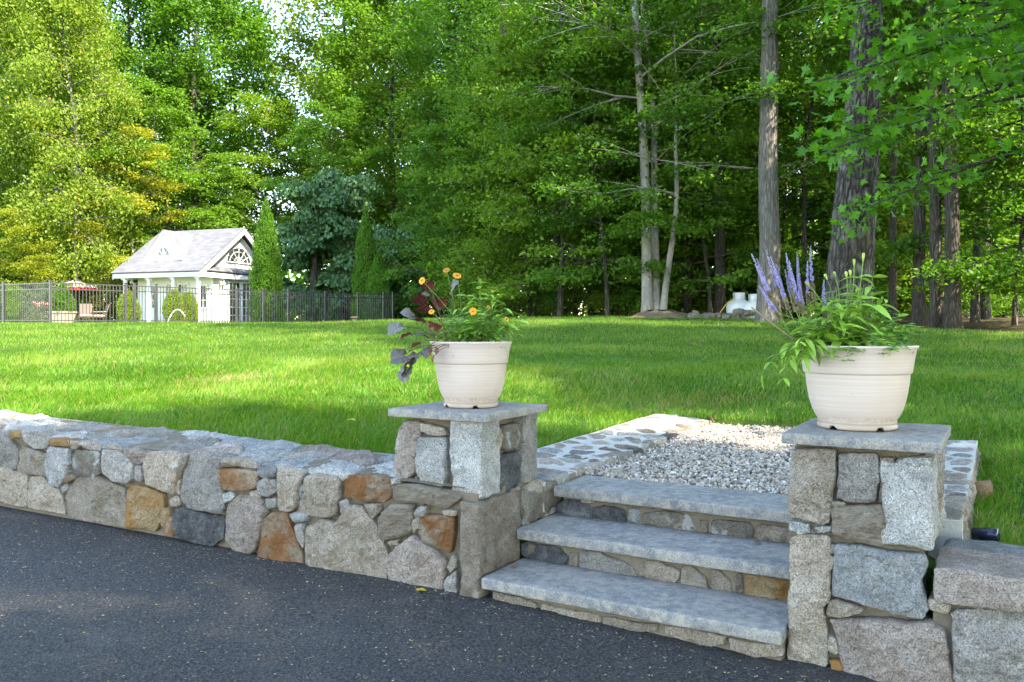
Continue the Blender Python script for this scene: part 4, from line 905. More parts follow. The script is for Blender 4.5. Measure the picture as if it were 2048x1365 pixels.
def fan_window(center, U, rx, rz, Nn, nsp, parent, split=False):
    """half round window: pane, arched frame, spokes"""
    an = np.linspace(0, math.pi, 25); V0 = np.array([center+U*rx*math.cos(a)+UZ*rz*math.sin(a)+Nn*.015 for a in an]+[center+Nn*.015]); n_ = len(an)
    def arc(k, t, pr): return tube([center+U*rx*k*math.cos(a)+UZ*rz*k*math.sin(a)+Nn*pr for a in an], t, 4)
    o = obj('fan_window', *join([arc(1,.05,.02), tube([center-U*(rx+.04)+Nn*.02, center+U*(rx+.04)+Nn*.02], .05, 4)]), M['trim'], parent)
    obj('pane', V0, np.array([[n_,i,i+1] for i in range(n_-1)]), M['glass'], o)
    for k in ((.38,.72) if not split else ()): obj('muntin', *arc(k,.018,.02), M['trim'], o)
    for i in range(1,nsp):
        a = math.pi*i/nsp; e = U*rx*math.cos(a)+UZ*rz*math.sin(a); t = .018
        if split and i == nsp//2: t = .05
        obj('muntin', *tube([center+e*(0 if split else .02)+Nn*.022, center+e+Nn*.022], t, 4), M['trim'], o)
fan_window(HB(.30,HW,HEV+.55), HP, 1.0, .80, -HL, 6, ph)
# dormer
d0,d1,dc,dp,dz,da = 1.57,4.10,2.83,.75,HEV+.50,4.72
ry = (da-(HEV-.07))/((RID-HEV+.07)/HW)
dm = obj('dormer', np.array([HB(d0,dp,dz),HB(d1,dp,dz),HB(dc,dp,da),HB(d0,dp+.05,dz),HB(d1,dp+.05,dz),HB(dc,dp+.05,da)]), [np.array([[0,3,4,1],[1,4,5,2],[2,5,3,0]]), np.array([[0,1,2],[5,4,3]])], M['siding'], ph)
uv_quad('dormer_roof', [[HB(d0-.12,dp-.10,dz-.08),HB(dc,dp-.10,da+.08),HB(dc,ry+.25,da+.08),HB(d0-.12,dp+.25,dz-.08)], [HB(d1+.12,dp-.10,dz-.08),HB(d1+.12,dp+.25,dz-.08),HB(dc,ry+.25,da+.08),HB(dc,dp-.10,da+.08)]], M['shingle'], dm)
for e in (d0-.08, d1+.08):
    obj('bargeboard', *tube([HB(e,dp-.04,dz-.03), HB(dc,dp-.04,da+.02)], .07, 4), M['trim'], dm)
fan_window(HB(dc,dp,dz+.28), -HL, .42, .48, -HP, 4, dm, True)
def flood(c_):
    f = obj('flood_light', *lathe([(0,.0),(.05,.0),(.09,.16),(.085,.17),(0,.15)], c_+UZ*-.12, 14), M['trim'], ph, True); obj('bracket', *tube([c_+UZ*.05, c_+UZ*.2], .03, 6), M['trim'], f)
flood(HB(.12,1.75,2.13)); flood(HB(.12,1.95,2.13)); flood(HB(4.95,.8,2.25))

# ---------------------------------------------------------------- fence
M['fence'] = simple('black_aluminium', (.055,.056,.06), .35, .2, .5); 
def fence(pts, label, n_sp, posts, Hf=1.22, spear=False):
    """pts: two plan points; posts: fractions"""
    A_, B_ = np.array(pts[0]), np.array(pts[1]); L = np.linalg.norm(B_-A_); u = np.append((B_-A_)/L, 0); v = np.array([-u[1],u[0],0]); base = np.append(A_, 0)
    gz = lambda s: float(lawn_z(*(A_+(B_-A_)*s/L)))
    f = thing('fence', tuple(base+UZ*gz(0)), label, 'fence')
    def fb(s,w_,z): return base+u*s+v*w_+UZ*z
    pm = None
    for fr_ in posts:
        s = L*fr_; g = gz(s); o = obj('post', *join([box(s-.032,s+.032,-.032,.032,g-.3,g+Hf+.06,fb), box(s-.042,s+.042,-.042,.042,g+Hf+.06,g+Hf+.085,fb)]), M['fence'], f)
    for h, t in ((Hf,.016),(Hf-.17,.016),(.12,.016)):
        g0, g1 = gz(0), gz(L); V = np.array([fb(s,w_,g+h+z) for s,g in ((0,g0),(L,g1)) for w_ in (-.013,.013) for z in (-t,t)]); obj('rail', V, BOXF, M['fence'], f)
    n = int(L/.102); me = None
    for i in range(1, n):
        s = i*L/n
        if min(abs(s-L*q) for q in posts) < .04: continue
        g = gz(0)+(gz(L)-gz(0))*s/L
        if me is None:
            p_ = obj('picket', *box(-.0085,.0085,-.0085,.0085,0,Hf-.17+.13*(1 if not spear else 1),lambda a,b,z: u*a+v*b+UZ*z), M['fence'], f); me = p_.data; c0 = np.array(p_.location)+np.array(WL[f])
            p_.location = Vector(tuple(c0+fb(s,0,g+.06)))-WL[f]
        else:
            p_ = bpy.data.objects.new('picket', me); C.objects.link(p_); p_.parent = f; p_.location = Vector(tuple(c0+fb(s,0,g+.06)))-WL[f]
cp = lambda px, d: ((px-1024)/FPX*d, d)
fence((cp(-150,28), cp(101,24.3)), 'black metal picket fence run left of the tall corner post, before flower border', 0, (0,.33,.66,1))
fence((cp(101,24.3), cp(577,31)), 'black metal picket fence run crossing in front of the pool house', 0, (0,.265,.30,.385,.74,.87,1))
fence((cp(577,31), cp(786,34.5)), 'shaded black metal picket fence run beside the ivy and arborvitae', 0, (0,.33,.64,.9,1))

# ---------------------------------------------------------------- patio things
M['red'] = simple('red_canvas', (.62,.02,.025), .8); M['pinkw'] = simple('pale_canvas', (.75,.62,.62), .8); M['beige'] = simple('beige_resin', (.50,.40,.31), .6, nscale=8); M['brown_sling'] = simple('brown_sling', (.13,.09,.075), .8); M['cush'] = simple('cream_cushion', (.62,.50,.38), .9); M['chrome'] = simple('white_tube', (.8,.78,.74), .3); M['terracotta'] = simple('terracotta', (.42,.24,.16), .8, nscale=12)
ux, uy = cp(148,44); gz = float(lawn_z(ux,uy)); u_ = thing('patio_umbrella', (ux,uy,gz), 'open patio umbrella with pale top and red valance', 'umbrella')
nn = 8; an = np.arange(nn)*2*np.pi/nn+.2; rim = np.array([(ux+1.25*math.cos(a), uy+1.25*math.sin(a), gz+1.98) for a in an]); mid = np.array([(ux+.6*math.cos(a), uy+.6*math.sin(a), gz+2.22) for a in an]); top = np.array([[ux,uy,gz+2.38]])
V = np.concatenate([rim,mid,top]); j = np.arange(nn); k = (j+1)%nn; cn = obj('canopy', V, [np.stack([j,k,nn+k,nn+j],-1), np.stack([nn+j,nn+k,np.full(nn,2*nn)],-1)], M['pinkw'], u_)
low = rim.copy(); low[:,2] -= .17; md2 = (rim+np.roll(rim,-1,0))/2; obj('valance', np.concatenate([rim,low]), np.stack([j,nn+j,nn+k,k],-1), M['red'], cn)
obj('pole', *tube([(ux,uy,gz),(ux,uy,gz+2.4)], .025, 8), M['chrome'], u_); obj('base', *lathe([(0,0),(.28,0),(.28,.05),(.06,.10),(.05,.3),(0,.3)], (ux,uy,gz), 16), M['fence'], u_)
def chair(px, d, rz, label):
    x, y = cp(px,d); g = float(lawn_z(x,y)); o = thing('patio_chair', (x,y,g), label, 'chair', None, 0)
    c_, s_ = math.cos(rz), math.sin(rz); f = lambda a,b,z: np.array([x+a*c_-b*s_, y+a*s_+b*c_, g+z])
    obj('seat', *box(-.26,.26,-.28,.26,.36,.40,f), M['brown_sling'], o); obj('cushion', *rough_box(-.25,.25,-.27,.24,.40,.47,.03,6,.004,8,f), M['cush'], o, True)
    bk = np.array([f(a,b,z) for a in (-.26,.26) for (b,z) in ((.24,.40),(.28,.40),(.42,.98),(.46,.98))]); obj('backrest', bk, np.array([[0,1,3,2],[4,6,7,5],[0,4,5,1],[2,3,7,6],[0,2,6,4],[1,5,7,3]]), M['brown_sling'], o)
    for sx in (-.27,.27):
        for sy in (-.25,.25): obj('leg', *tube([f(sx,sy,0),f(sx,sy,.6)], .018, 6), M['fence'], o)
        obj('armrest', *tube([f(sx,-.27,.6),f(sx,.33,.62)], .024, 6), M['fence'], o)
chair(172,38,.5,'brown sling patio chair with cream cushion right of the potted conifer'); chair(196,39,-.9,'pale angled patio chair beside the gate post'); chair(112,39,.2,'patio chair half hidden behind the potted conifer'); chair(92,40,2.4,'patio chair beside the pink roses')
x, y = cp(125,27); g = float(lawn_z(x,y)); o = thing('planter', (x,y,g), 'tapered square beige planter behind the fence', 'planter')
q = [(.20,0),(.20,.03),(.29,.45),(.31,.45),(.31,.50),(.26,.50),(.25,.42)]; V = np.concatenate([[(x+r*a,y+r*b,g-.08+z) for a,b in ((1,1),(-1,1),(-1,-1),(1,-1))] for r,z in q]); i = np.arange(len(q)-1)[:,None]*4; j = np.arange(4)[None,:]
obj('body', V, [np.stack([i+j,i+(j+1)%4,i+4+(j+1)%4,i+4+j],-1).reshape(-1,4)], M['beige'], o); obj('soil', V[-4:], np.array([[0,1,2,3]]), M['twig'], o)
shell_shrub('conifer', x, y, [(0,.25),(.12,.38),(.35,.36),(.6,.24),(.8,.15),(1.0,.03)], 4500, .06, (.10,.23,.022), 'small cone shaped conifer growing in the beige planter', 41, z=g+.36)
x, y = cp(346,34.5); g = float(lawn_z(x,y)); tt = np.linspace(0,1,14)
hr = thing('pool_handrail', (x,y,g), 'curved white tube pool handrail before the joined shrubs', 'handrail')
for dx in (0,):
    P = np.stack([x-.25+.75*tt+dx*.3, np.full(14,y+dx), g-.1+.75*np.sin(np.pi*(tt*.78+.04))**.8],-1); obj('rail', *tube(P, .025, 8), M['chrome'], hr, True)
x, y = cp(710,29.5); g = float(lawn_z(x,y)); o = thing('garden_pedestal', (x,y,g), 'small weathered terracotta pedestal with wide cap on the lawn crest', 'pedestal')
obj('shaft', *lathe([(0,-.05),(.13,-.05),(.13,.03),(.10,.06),(.10,.19),(0,.19)], (x,y,g), 16), M['terracotta'], o, True); obj('cap', *lathe([(0,.185),(.15,.185),(.17,.205),(.17,.235),(.10,.25),(0,.25)], (x,y,g), 16), M['mortar'], o, True)
for i, (px, dd) in enumerate([(76,35.5),(92,35.6)]):
    x, y = cp(px,dd); g = float(lawn_z(x,y)); rs = np.random.RandomState(i); n = 1; o = thing('rose_bush', (x,y,g), ['pink rose bush left of the fence corner post','deeper pink rose bush nearest the fence corner post'][i], 'shrub')
    obj('stem', *tube([(x,y,g),(x+.03,y,g+.5),(x,y,g+.85)], .012, 5), M['twig'], o)
    for k in range(5):
        cc = np.array([x+rs.uniform(-.16,.16), y+rs.uniform(-.1,.1), g+rs.uniform(.78,.98)]); V_ = ICO*.07*rs.uniform(.8,1.2,(12,1))+cc; obj('bloom', V_, ICF, M['pinkf'] if 'pinkf' in M else M.setdefault('pinkf', simple('pink_petal', (.75,.22,.30), .7)), o)
# gas tanks, hose, rocks, soil mound
M['tank'] = simple('white_paint', (.74,.76,.77), .35, nscale=3, nvar=.06)
def tank(px, d, label, r=.38, H=1.05):
    x, y = cp(px,d); g = float(lawn_z(x,y))-.42; o = thing('gas_tank', (x,y,g), label, 'gas tank')
    pr = [(0,.10),(r*.7,.12),(r*.95,.2),(r,.32),(r,H-.30)]+[(r*math.cos(a), H-.30+.26*math.sin(a)) for a in np.linspace(.15,1.5,8)]+[(0,H-.04)]
    obj('body', *lathe(pr, (x,y,g), 32), M['tank'], o, True); obj('foot_ring', *lathe([(r*.7,-.1),(r*.72,-.1),(r*.72,.15),(r*.7,.15)], (x,y,g), 24), M['tank'], o, True)
    an = np.linspace(-2.6,2.6,22)
    V = np.array([(x+r*.48*math.cos(a), y+r*.48*math.sin(a), g+z) for a in an for z in (H-.10,H+.15)]); i = np.arange(21)*2; cl_ = obj('collar', V, np.stack([i,i+2,i+3,i+1],-1), M['tank'], o, True); m_ = cl_.modifiers.new('t','SOLIDIFY'); m_.thickness = .012
    obj('valve', *lathe([(0,H-.06),(.05,H-.06),(.05,H+.03),(.03,H+.04),(.03,H+.09),(0,H+.09)], (x,y,g), 10), M['fence'], o)
tank(1478,25.5,'white upright gas tank with collar behind the stone heap'); tank(1508,24.6,'white upright gas tank partly behind the purple flower spikes', .34, 1.0)
M['yellow'] = simple('yellow_hose', (.65,.50,.05), .5); x, y = cp(1462,25.2); g = float(lawn_z(x,y))
tag(obj('gas_hose', *tube([(x+.1,y,g+.62),(x-.1,y,g+.48),(x-.3,y-.1,g+.25),(x-.42,y-.1,g+.05),(x-.45,y,g-.1)], .016, 6), M['yellow'], None, True), 'thin yellow gas hose running down from the tank to the ground', 'hose')
rs = np.random.RandomState(55)
for i in range(24):
    px = 1388+(i*5.6) % 126; d = 24.1+.25*rs.rand(); x, y = cp(px,d); up_ = 1 if i > 15 else 0; sz = rs.uniform(.10,.19)
    V, F = rough_box(-sz,sz,-sz*.8,sz*.8,-sz*.5,sz*.55,sz*.45,4,.035,5,lambda a,b,z: np.array([a,b,z]),seed=i+200); an = rs.uniform(0,6)
    Rm = np.array([[math.cos(an),-math.sin(an),0],[math.sin(an),math.cos(an),0],[0,0,1]]); g = float(lawn_z(x,y))+sz*.35+.14*up_
    tag(obj('rock', V@Rm.T+np.array([x,y,g]), F, M[['lichen','brown','dark','brown','lichen'][i%5]], None, True), 'loose fieldstone in the heap before the gas tanks' if not up_ else 'fieldstone lying on top of the heap before the gas tanks', 'rock', 'fieldstones heaped before the gas tanks')
bx_, by_ = .178*25.0, 24.9; g = float(lawn_z(bx_,by_)); an = np.linspace(0,2*np.pi,28,endpoint=False); V = [(bx_,by_,g+.24)]
for k, (r_, h_) in enumerate(((.35,.2),(.7,.10),(1.05,.0),(1.25,-.06))): V += [(bx_+r_*math.cos(a)*(1+.12*math.sin(a*3+k)), by_+r_*math.sin(a), g+h_+.03*math.sin(a*5+k)) for a in an]
i = 1+np.arange(3)[:,None]*28; j = np.arange(28)[None,:]; M['soil'] = ground_mat('bare_soil', [(.3,(.20,.14,.08)),(.5,(.32,.24,.15)),(.7,(.40,.31,.20))], 3, (.12,.08,.05))
tag(obj('soil_mound', np.array(V), [np.stack([i+j,i+(j+1)%28,i+28+(j+1)%28,i+28+j],-1).reshape(-1,4), np.array([[0,1+q,1+(q+1)%28] for q in range(28)])], M['soil'], None, True), kind='structure')
# landscape spot light behind the right wall
c_ = AB(-.10, 4.58, -1.0); o = thing('garden_light', tuple(c_+UZ*-.1), 'dark cylindrical garden spot light lying behind the right wall', 'lamp')
obj('housing', *tube([c_-UA*.02+UB*.02, c_+UA*.08-UB*.02+UZ*.015], .03, 20), simple('dark_blue_metal', (.02,.024,.05), .25, .3), o, True); obj('stem', *tube([c_, c_-UZ*.16], .012, 6), M['fence'], o)

# ---------------------------------------------------------------- pots
def pot_mat():
    s = NT('pot_glaze'); tc = s.n('ShaderNodeTexCoord'); mp = s.n('ShaderNodeMapping'); mp.inputs['Scale'].default_value = (1.2,1.2,110); s.l(tc.outputs['Object'], mp.inputs[0])
    a = s.noise(mp.outputs[0], 1.5, 3, .6); b = s.noise(tc.outputs['Object'], 3, 3, .5); sp = s.noise(tc.outputs['Object'], 26, 2, .5)
    col = s.mix(s.ramp(a, [(.45,0),(.66,.55)]), (.60,.475,.40), (.68,.59,.535)); col = s.mix(s.ramp(b, [(.4,0),(.7,.35)]), col, (.52,.40,.32)); col = s.mix(s.ramp(sp, [(.74,0),(.77,.7)]), col, (.10,.08,.06))
    s.l(col, s.p.inputs['Base Color']); s.p.inputs['Roughness'].default_value = .42; sz = s.n('ShaderNodeSeparateXYZ'); s.l(tc.outputs['Object'], sz.inputs[0]); dn = s.noise(tc.outputs['Object'], 60, 4, .7); ad = s.n('ShaderNodeMath', operation='MULTIPLY_ADD'); s.l(dn, ad.inputs[0]); ad.inputs[1].default_value = -.075; s.l(sz.outputs['Z'], ad.inputs[2]); dc = s.ramp(ad.outputs[0], [(0,.55),(.02,0)]); col = s.mix(dc, col, (.24,.17,.11)); s.l(col, s.p.inputs['Base Color']); return s.m
M['pot'] = pot_mat(); M['pot_soil'] = simple('potting_soil', (.035,.025,.018), .95, nscale=30, nvar=.5, bump=1)
def pot(c_, R_, H, label):
    o = thing('flower_pot', tuple(c_), label, 'flower pot')
    k = R_/.232; pr = [(0,.012),(.140,.012),(.150,.0),(.156,.004),(.157,.016),(.150,.022),(.1535,.028),(.155,.034),(.152,.040),(.163,.055),(.176,.085),(.187,.125),(.195,.17),(.2005,.21),(.203,.243),(.2035,.2455),(.2085,.2462),(.2105,.249),(.2118,.256),(.219,.31),(.227,.352),(.233,.360),(.2345,.366),(.232,.369),(.224,.366),(.214,.32),(.20,.30),(0,.30)]
    pr = np.array(pr); pr[:,0] *= k; pr[:,1] *= H/.367; V, F = lathe(pr, c_, 72)
    an = np.arctan2(V[:,1]-c_[1], V[:,0]-c_[0]); low = V[:,2]-c_[2] < .006; notch = (np.cos(an*5+.4) > .93); V[low & notch, 2] += .014
    b = obj('body', V, F, M['pot'], o, True, pivot=tuple(c_)); obj('soil', *lathe([(.0,.315*H/.367),(.10,.318*H/.367),(.212*k,.312*H/.367)], c_, 32), M['pot_soil'], o, True)
    return c_+UZ*(.315*H/.367)
pcl = np.array([-.233, 4.72, -.4485]); pcr = np.array([1.547, 3.725, -.4485])
sl_l = pot(pcl, .2315, .367, 'cream ringed flower pot holding orange flowers and dark leaves'); sl_r = pot(pcr, .250, .367, 'cream ringed flower pot holding purple flower spikes')
# plant materials
def plant(name, col, tr=.3, back=None, rough=.45, vein=False):
    s = NT(name); v = s.vec(4); n_ = s.noise(v, 25, 4, .6); hs = s.n('ShaderNodeHueSaturation'); mr = s.n('ShaderNodeMapRange'); mr.inputs[3].default_value = .7; mr.inputs[4].default_value = 1.3; s.l(s.rand, mr.inputs[0]); s.l(mr.outputs[0], hs.inputs['Value'])
    c = s.mix(n_, tuple(q*.75 for q in col), tuple(min(1,q*1.25) for q in col))
    if back: g = s.n('ShaderNodeNewGeometry'); c = s.mix(g.outputs['Backfacing'], c, back)
    s.l(c, hs.inputs['Color']); s.l(hs.outputs[0], s.p.inputs['Base Color']); s.p.inputs['Roughness'].default_value = rough
    t = s.n('ShaderNodeBsdfTranslucent'); s.l(hs.outputs[0], t.inputs[0]); ms = s.n('ShaderNodeMixShader'); ms.inputs[0].default_value = tr; s.l(s.p.outputs[0], ms.inputs[1]); s.l(t.outputs[0], ms.inputs[2]); s.l(ms.outputs[0], s.out.inputs[0]); return s.m
M['pl_green'] = plant('plant_green', (.26,.46,.055)); M['pl_mid'] = plant('plant_mid_green', (.10,.26,.045)); M['pl_stem'] = plant('plant_stem', (.16,.25,.06), .1); M['heuch'] = plant('purple_leaf', (.115,.108,.092), .12, (.16,.03,.028), .4); M['heuch_stem'] = plant('purple_stem', (.10,.045,.04), .05); M['dry'] = plant('dry_leaf', (.20,.10,.05), .1)
M['orange'] = plant('orange_petal', (.85,.36,.015), .3); M['flc'] = plant('flower_centre', (.45,.16,.01), .05); M['violet'] = plant('violet_floret', (.36,.31,.56), .25); M['spent'] = plant('spent_floret', (.30,.24,.13), .1); M['lime'] = plant('lime_bud', (.42,.50,.10), .2)
def lance(L=.1, W=.018, n=7, curl=.35):
    """lance shaped leaf along +X, curling down; shared mesh"""
    t = np.linspace(0,1,n); wv = W*np.sin(np.pi*np.clip(t*.96+.02,0,1))**.8*(1-.25*t); z = -curl*L*t*t; x = L*t*(1-.12*curl*t)
    V = np.concatenate([np.stack([x,wv,z+wv*.35],-1), np.stack([x,0*t,z],-1), np.stack([x,-wv,z+wv*.35],-1)]); i = np.arange(n-1)
    return V, np.concatenate([np.stack([n+i,n+i+1,i+1,i],-1), np.stack([2*n+i,2*n+i+1,n+i+1,n+i],-1)])
LANCE = [mesh_raw('leaf', *lance(.085,.0155,6,.3), M['pl_green'], True), mesh_raw('leaf', *lance(.105,.0165,6,.55), M['pl_green'], True), mesh_raw('leaf', *lance(.065,.013,6,.2), M['pl_green'], True)]
LANCED = [mesh_raw('leaf', *lance(.10,.015,6,.4), M['pl_mid'], True), mesh_raw('leaf', *lance(.06,.015,6,.3), M['pl_mid'], True)]
def put_leaf(me, p, d, parent, roll=0, s=1.0, name='leaf'):
    d = Vector(d).normalized(); o = bpy.data.objects.new(name, me); C.objects.link(o); o.parent = parent; up_ = Vector((0,0,1)); y = up_.cross(d); y = y.normalized() if y.length > 1e-4 else Vector((0,1,0)); z = d.cross(y); m = Matrix((d, y, z)).transposed().to_4x4(); o.rotation_euler = (m @ Matrix.Rotation(roll,4,'X')).to_euler(); o.scale = (s,s,s); o.location = Vector(tuple(p))-WL[parent]; return o
def stem_curve(p0, p1, sag=.0, n=8, bow=(0,0,0)):
    t = np.linspace(0,1,n)[:,None]; return np.asarray(p0)*(1-t)+np.asarray(p1)*t+np.asarray(bow)*np.sin(np.pi*t)
def leafy_stem(plant_, p0, p1, nl, pool, bow=(0,0,.03), r=.0022, start=.2, seed=0, whorl=2, s=(.7,1.1), el=(.0,.7), mat='pl_stem'):
    rs = np.random.RandomState(seed); Q = stem_curve(p0,p1,bow=bow); st_ = obj('stem', *tube(Q, np.linspace(r,r*.5,len(Q)), 5), M[mat], plant_, True); t = np.linspace(0,1,len(Q)); ph = rs.uniform(0,6)
    for i in range(nl):
        f = start+(1-start)*(i+.5)/nl; p = np.array([np.interp(f,t,Q[:,k]) for k in range(3)])
        for w_ in range(whorl):
            a = ph+i*1.57+w_*2*np.pi/whorl+rs.normal(0,.2); e = rs.uniform(*el); put_leaf(pool[rs.randint(len(pool))], p, (math.cos(a)*math.cos(e), math.sin(a)*math.cos(e), math.sin(e)), st_, rs.normal(0,.3), rs.uniform(*s)*(1.1-.35*f))
    return st_, Q
def at_d(px, py, c_, dd=0): return at(px, py, c_[1]+dd)
# --- left pot
rs = np.random.RandomState(6)
h_ = thing('heuchera', tuple(sl_l), 'dark purple lobed leaves spilling over the left rim of the orange flower pot', 'plant')
def lobed(R_, seed):
    rs = np.random.RandomState(seed); n = 40; a = np.linspace(-np.pi*.92, np.pi*.92, n); r = R_*(1+.075*np.cos(a*5)+.03*np.cos(a*13+1))*(1-.15*np.abs(a/np.pi)**3); fold = rs.uniform(.5,1.1)
    V = [(0,0,0)]
    for k in (.35,.7,1.0):
        for ai, ri in zip(a, r): y = ri*k*math.sin(ai); V.append((ri*k*math.cos(ai)+R_*.25, y, fold*abs(y)*.7-.35*R_*k*k+.06*R_*math.sin(ai*7)*k))
    V[0] = (R_*.25,0,0); F = [[0,1+i,2+i] for i in range(n-1)]; Fq = []
    for b in (0,1): Fq += [[1+b*n+i, 1+(b+1)*n+i, 2+(b+1)*n+i, 2+b*n+i] for i in range(n-1)]
    return np.array(V), [np.array(Fq), np.array(F)]
HM = [mesh_raw('leaf', *lobed(.042, k), M['heuch'], True) for k in range(4)]
root = sl_l+np.array([-.11,-.05,-.01])
for i, (px, py, dd, s, dx, dz) in enumerate([(798,655,-.12,1.15,-1,-.5),(822,632,-.05,1.0,-.8,.4),(812,672,-.14,1.0,-1,-.6),(838,642,-.1,1.0,-.6,.2),(832,692,-.16,.9,-.8,-.4),(848,672,-.15,.8,-.5,.2),(818,726,-.2,1.35,-.7,-.8),(806,712,-.18,1.2,-1,-.5),(830,712,-.2,1.0,-.4,-.8),(813,742,-.21,1.1,-.3,-1),(842,602,.0,1.0,-1,.3),(862,598,-.02,1.0,-.6,.5),(858,575,.03,.8,-.5,.5),(905,578,.08,1.0,.3,.5),(850,620,.0,.9,-.7,.3),(880,610,.05,.9,-.2,.6),(868,655,-.16,.8,.2,.4),(856,700,-.21,.8,-.2,-.7)]):
    tip = at_d(px,py,pcl,dd); b0 = root+rs.normal(0,.02,3)*np.array([1,1,.2]); Q = stem_curve(b0, tip, bow=(0,0,.05)); s_o = obj('stalk', *tube(Q, .0022, 5), M['heuch_stem'], h_, True); put_leaf(HM[i%4], tip, (dx, -.5, dz), s_o, rs.normal(0,.5), s*1.15)
for i, (px, py) in enumerate([(866,715),(862,700),(874,700),(858,708)]):
    tip = at_d(px,py,pcl,-.245); s_o = obj('withered_stalk', *tube(stem_curve(sl_l+np.array([-.08,-.17,.03]), tip, bow=(0,-.01,.02)), .0018, 4), M['dry'], h_, True)
    V_, F_ = lobed(.02, i+9); V_ = V_*np.array([1,.5,1.6]); me = mesh_raw('withered_leaf', V_, F_, M['dry'], True); put_leaf(me, tip, (-.2,-.2,-1), s_o, i, 1.1, 'withered_leaf')
cf = thing('coreopsis', tuple(sl_l+np.array([0,-.02,0])), 'orange yellow daisy flowers on thin stalks in the left pot', 'plant')
def daisy(R_, seed):
    rs = np.random.RandomState(seed); V, F = [], []
    for k in range(9):
        a = k*2*np.pi/9+rs.normal(0,.06); ca, sa = math.cos(a), math.sin(a); b = len(V)
        for (r, w_, z) in ((.12,.10,0),(.6,.26,.10),(.95,.30,.05),(1.05,.12,.0)):
            for sg in (-1,1): V.append((R_*(r*ca-sg*w_*sa), R_*(r*sa+sg*w_*ca), R_*(z+rs.normal(0,.04))))
        for i in range(3): F.append([b+2*i, b+2*i+2, b+2*i+3, b+2*i+1])
    return np.array(V), np.array(F)
DM = [mesh_raw('flower', *daisy(.021,k), M['orange']) for k in range(3)]; DC = mesh_raw('flower_centre', ICO*np.array([.006,.006,.004]), ICF, M['flc'], True)
for i, (px, py, dd, nx, nz, s) in enumerate([(844,562,-.02,-.5,.3,1.0),(893,541,.02,-.2,.75,.95),(914,552,-.03,.2,.8,1.15),(863,624,-.14,-.2,.6,.8),(946,623,-.16,.1,.1,.95),(977,615,-.1,.3,.4,.5),(1013,639,-.1,.5,.3,.6)]):
    tip = at_d(px,py,pcl,dd); s_o = obj('stalk', *tube(stem_curve(sl_l+np.array([rs.uniform(-.09,.1),rs.uniform(-.1,.05),0]), tip, bow=(.01,0,.02)), .0014, 4), M['pl_stem'], cf, True)
    f = bpy.data.objects.new('flower', DM[i%3]); C.objects.link(f); f.parent = s_o; f.location = Vector(tuple(tip))-WL[s_o]; f.rotation_euler = Vector((nx,-.75,nz)).to_track_quat('Z','X').to_euler(); f.scale = (s,s,s)
    WL[f] = Vector(tuple(tip))
    cc = bpy.data.objects.new('flower_centre', DC); C.objects.link(cc); cc.parent = s_o; cc.location = f.location+Vector((nx,-.75,nz)).normalized()*.004; cc.rotation_euler = f.rotation_euler
for i in range(58):
    a = rs.uniform(0,6.28); r = rs.uniform(0,.16); p0 = sl_l+np.array([math.cos(a)*r, math.sin(a)*r*.8, 0]); p1 = p0+np.array([math.cos(a)*rs.uniform(.02,.11)+rs.normal(0,.03), math.sin(a)*.07+rs.normal(0,.03), rs.uniform(.08,.26)])
    leafy_stem(cf, p0, p1, 4, LANCED if i % 2 else LANCE, seed=i+300, s=(.6,1.1), r=.0016)
for px, py in ((1015,745),(1050,660),(1038,690),(905,715)):
    tip = at_d(px,py,pcl,-.2 if px < 1000 else -.08); obj('seed_stalk', *tube(stem_curve(sl_l+np.array([.13 if px > 1000 else -.02,-.1,.01]), tip, bow=(.03,-.03,.07)), .0012, 4), M['pl_stem'], cf, True)
lf = thing('lance_leaf_plant', tuple(sl_l+np.array([.08,.02,0])), 'upright bright green lance leaved plant behind the orange daisies', 'plant')
for i, (px, py, n_) in enumerate([(957,552,8),(1000,590,6),(930,588,6),(985,640,5),(1020,650,5),(975,575,7),(945,600,6),(1010,615,6),(1040,640,5),(965,620,6)]):
    tip = at_d(px,py,pcl,.02); leafy_stem(lf, sl_l+np.array([.06+.02*i,0,0]), tip, n_, LANCE[:2], seed=i+50, s=(.75,1.1), start=.3, el=(-.1,.6))
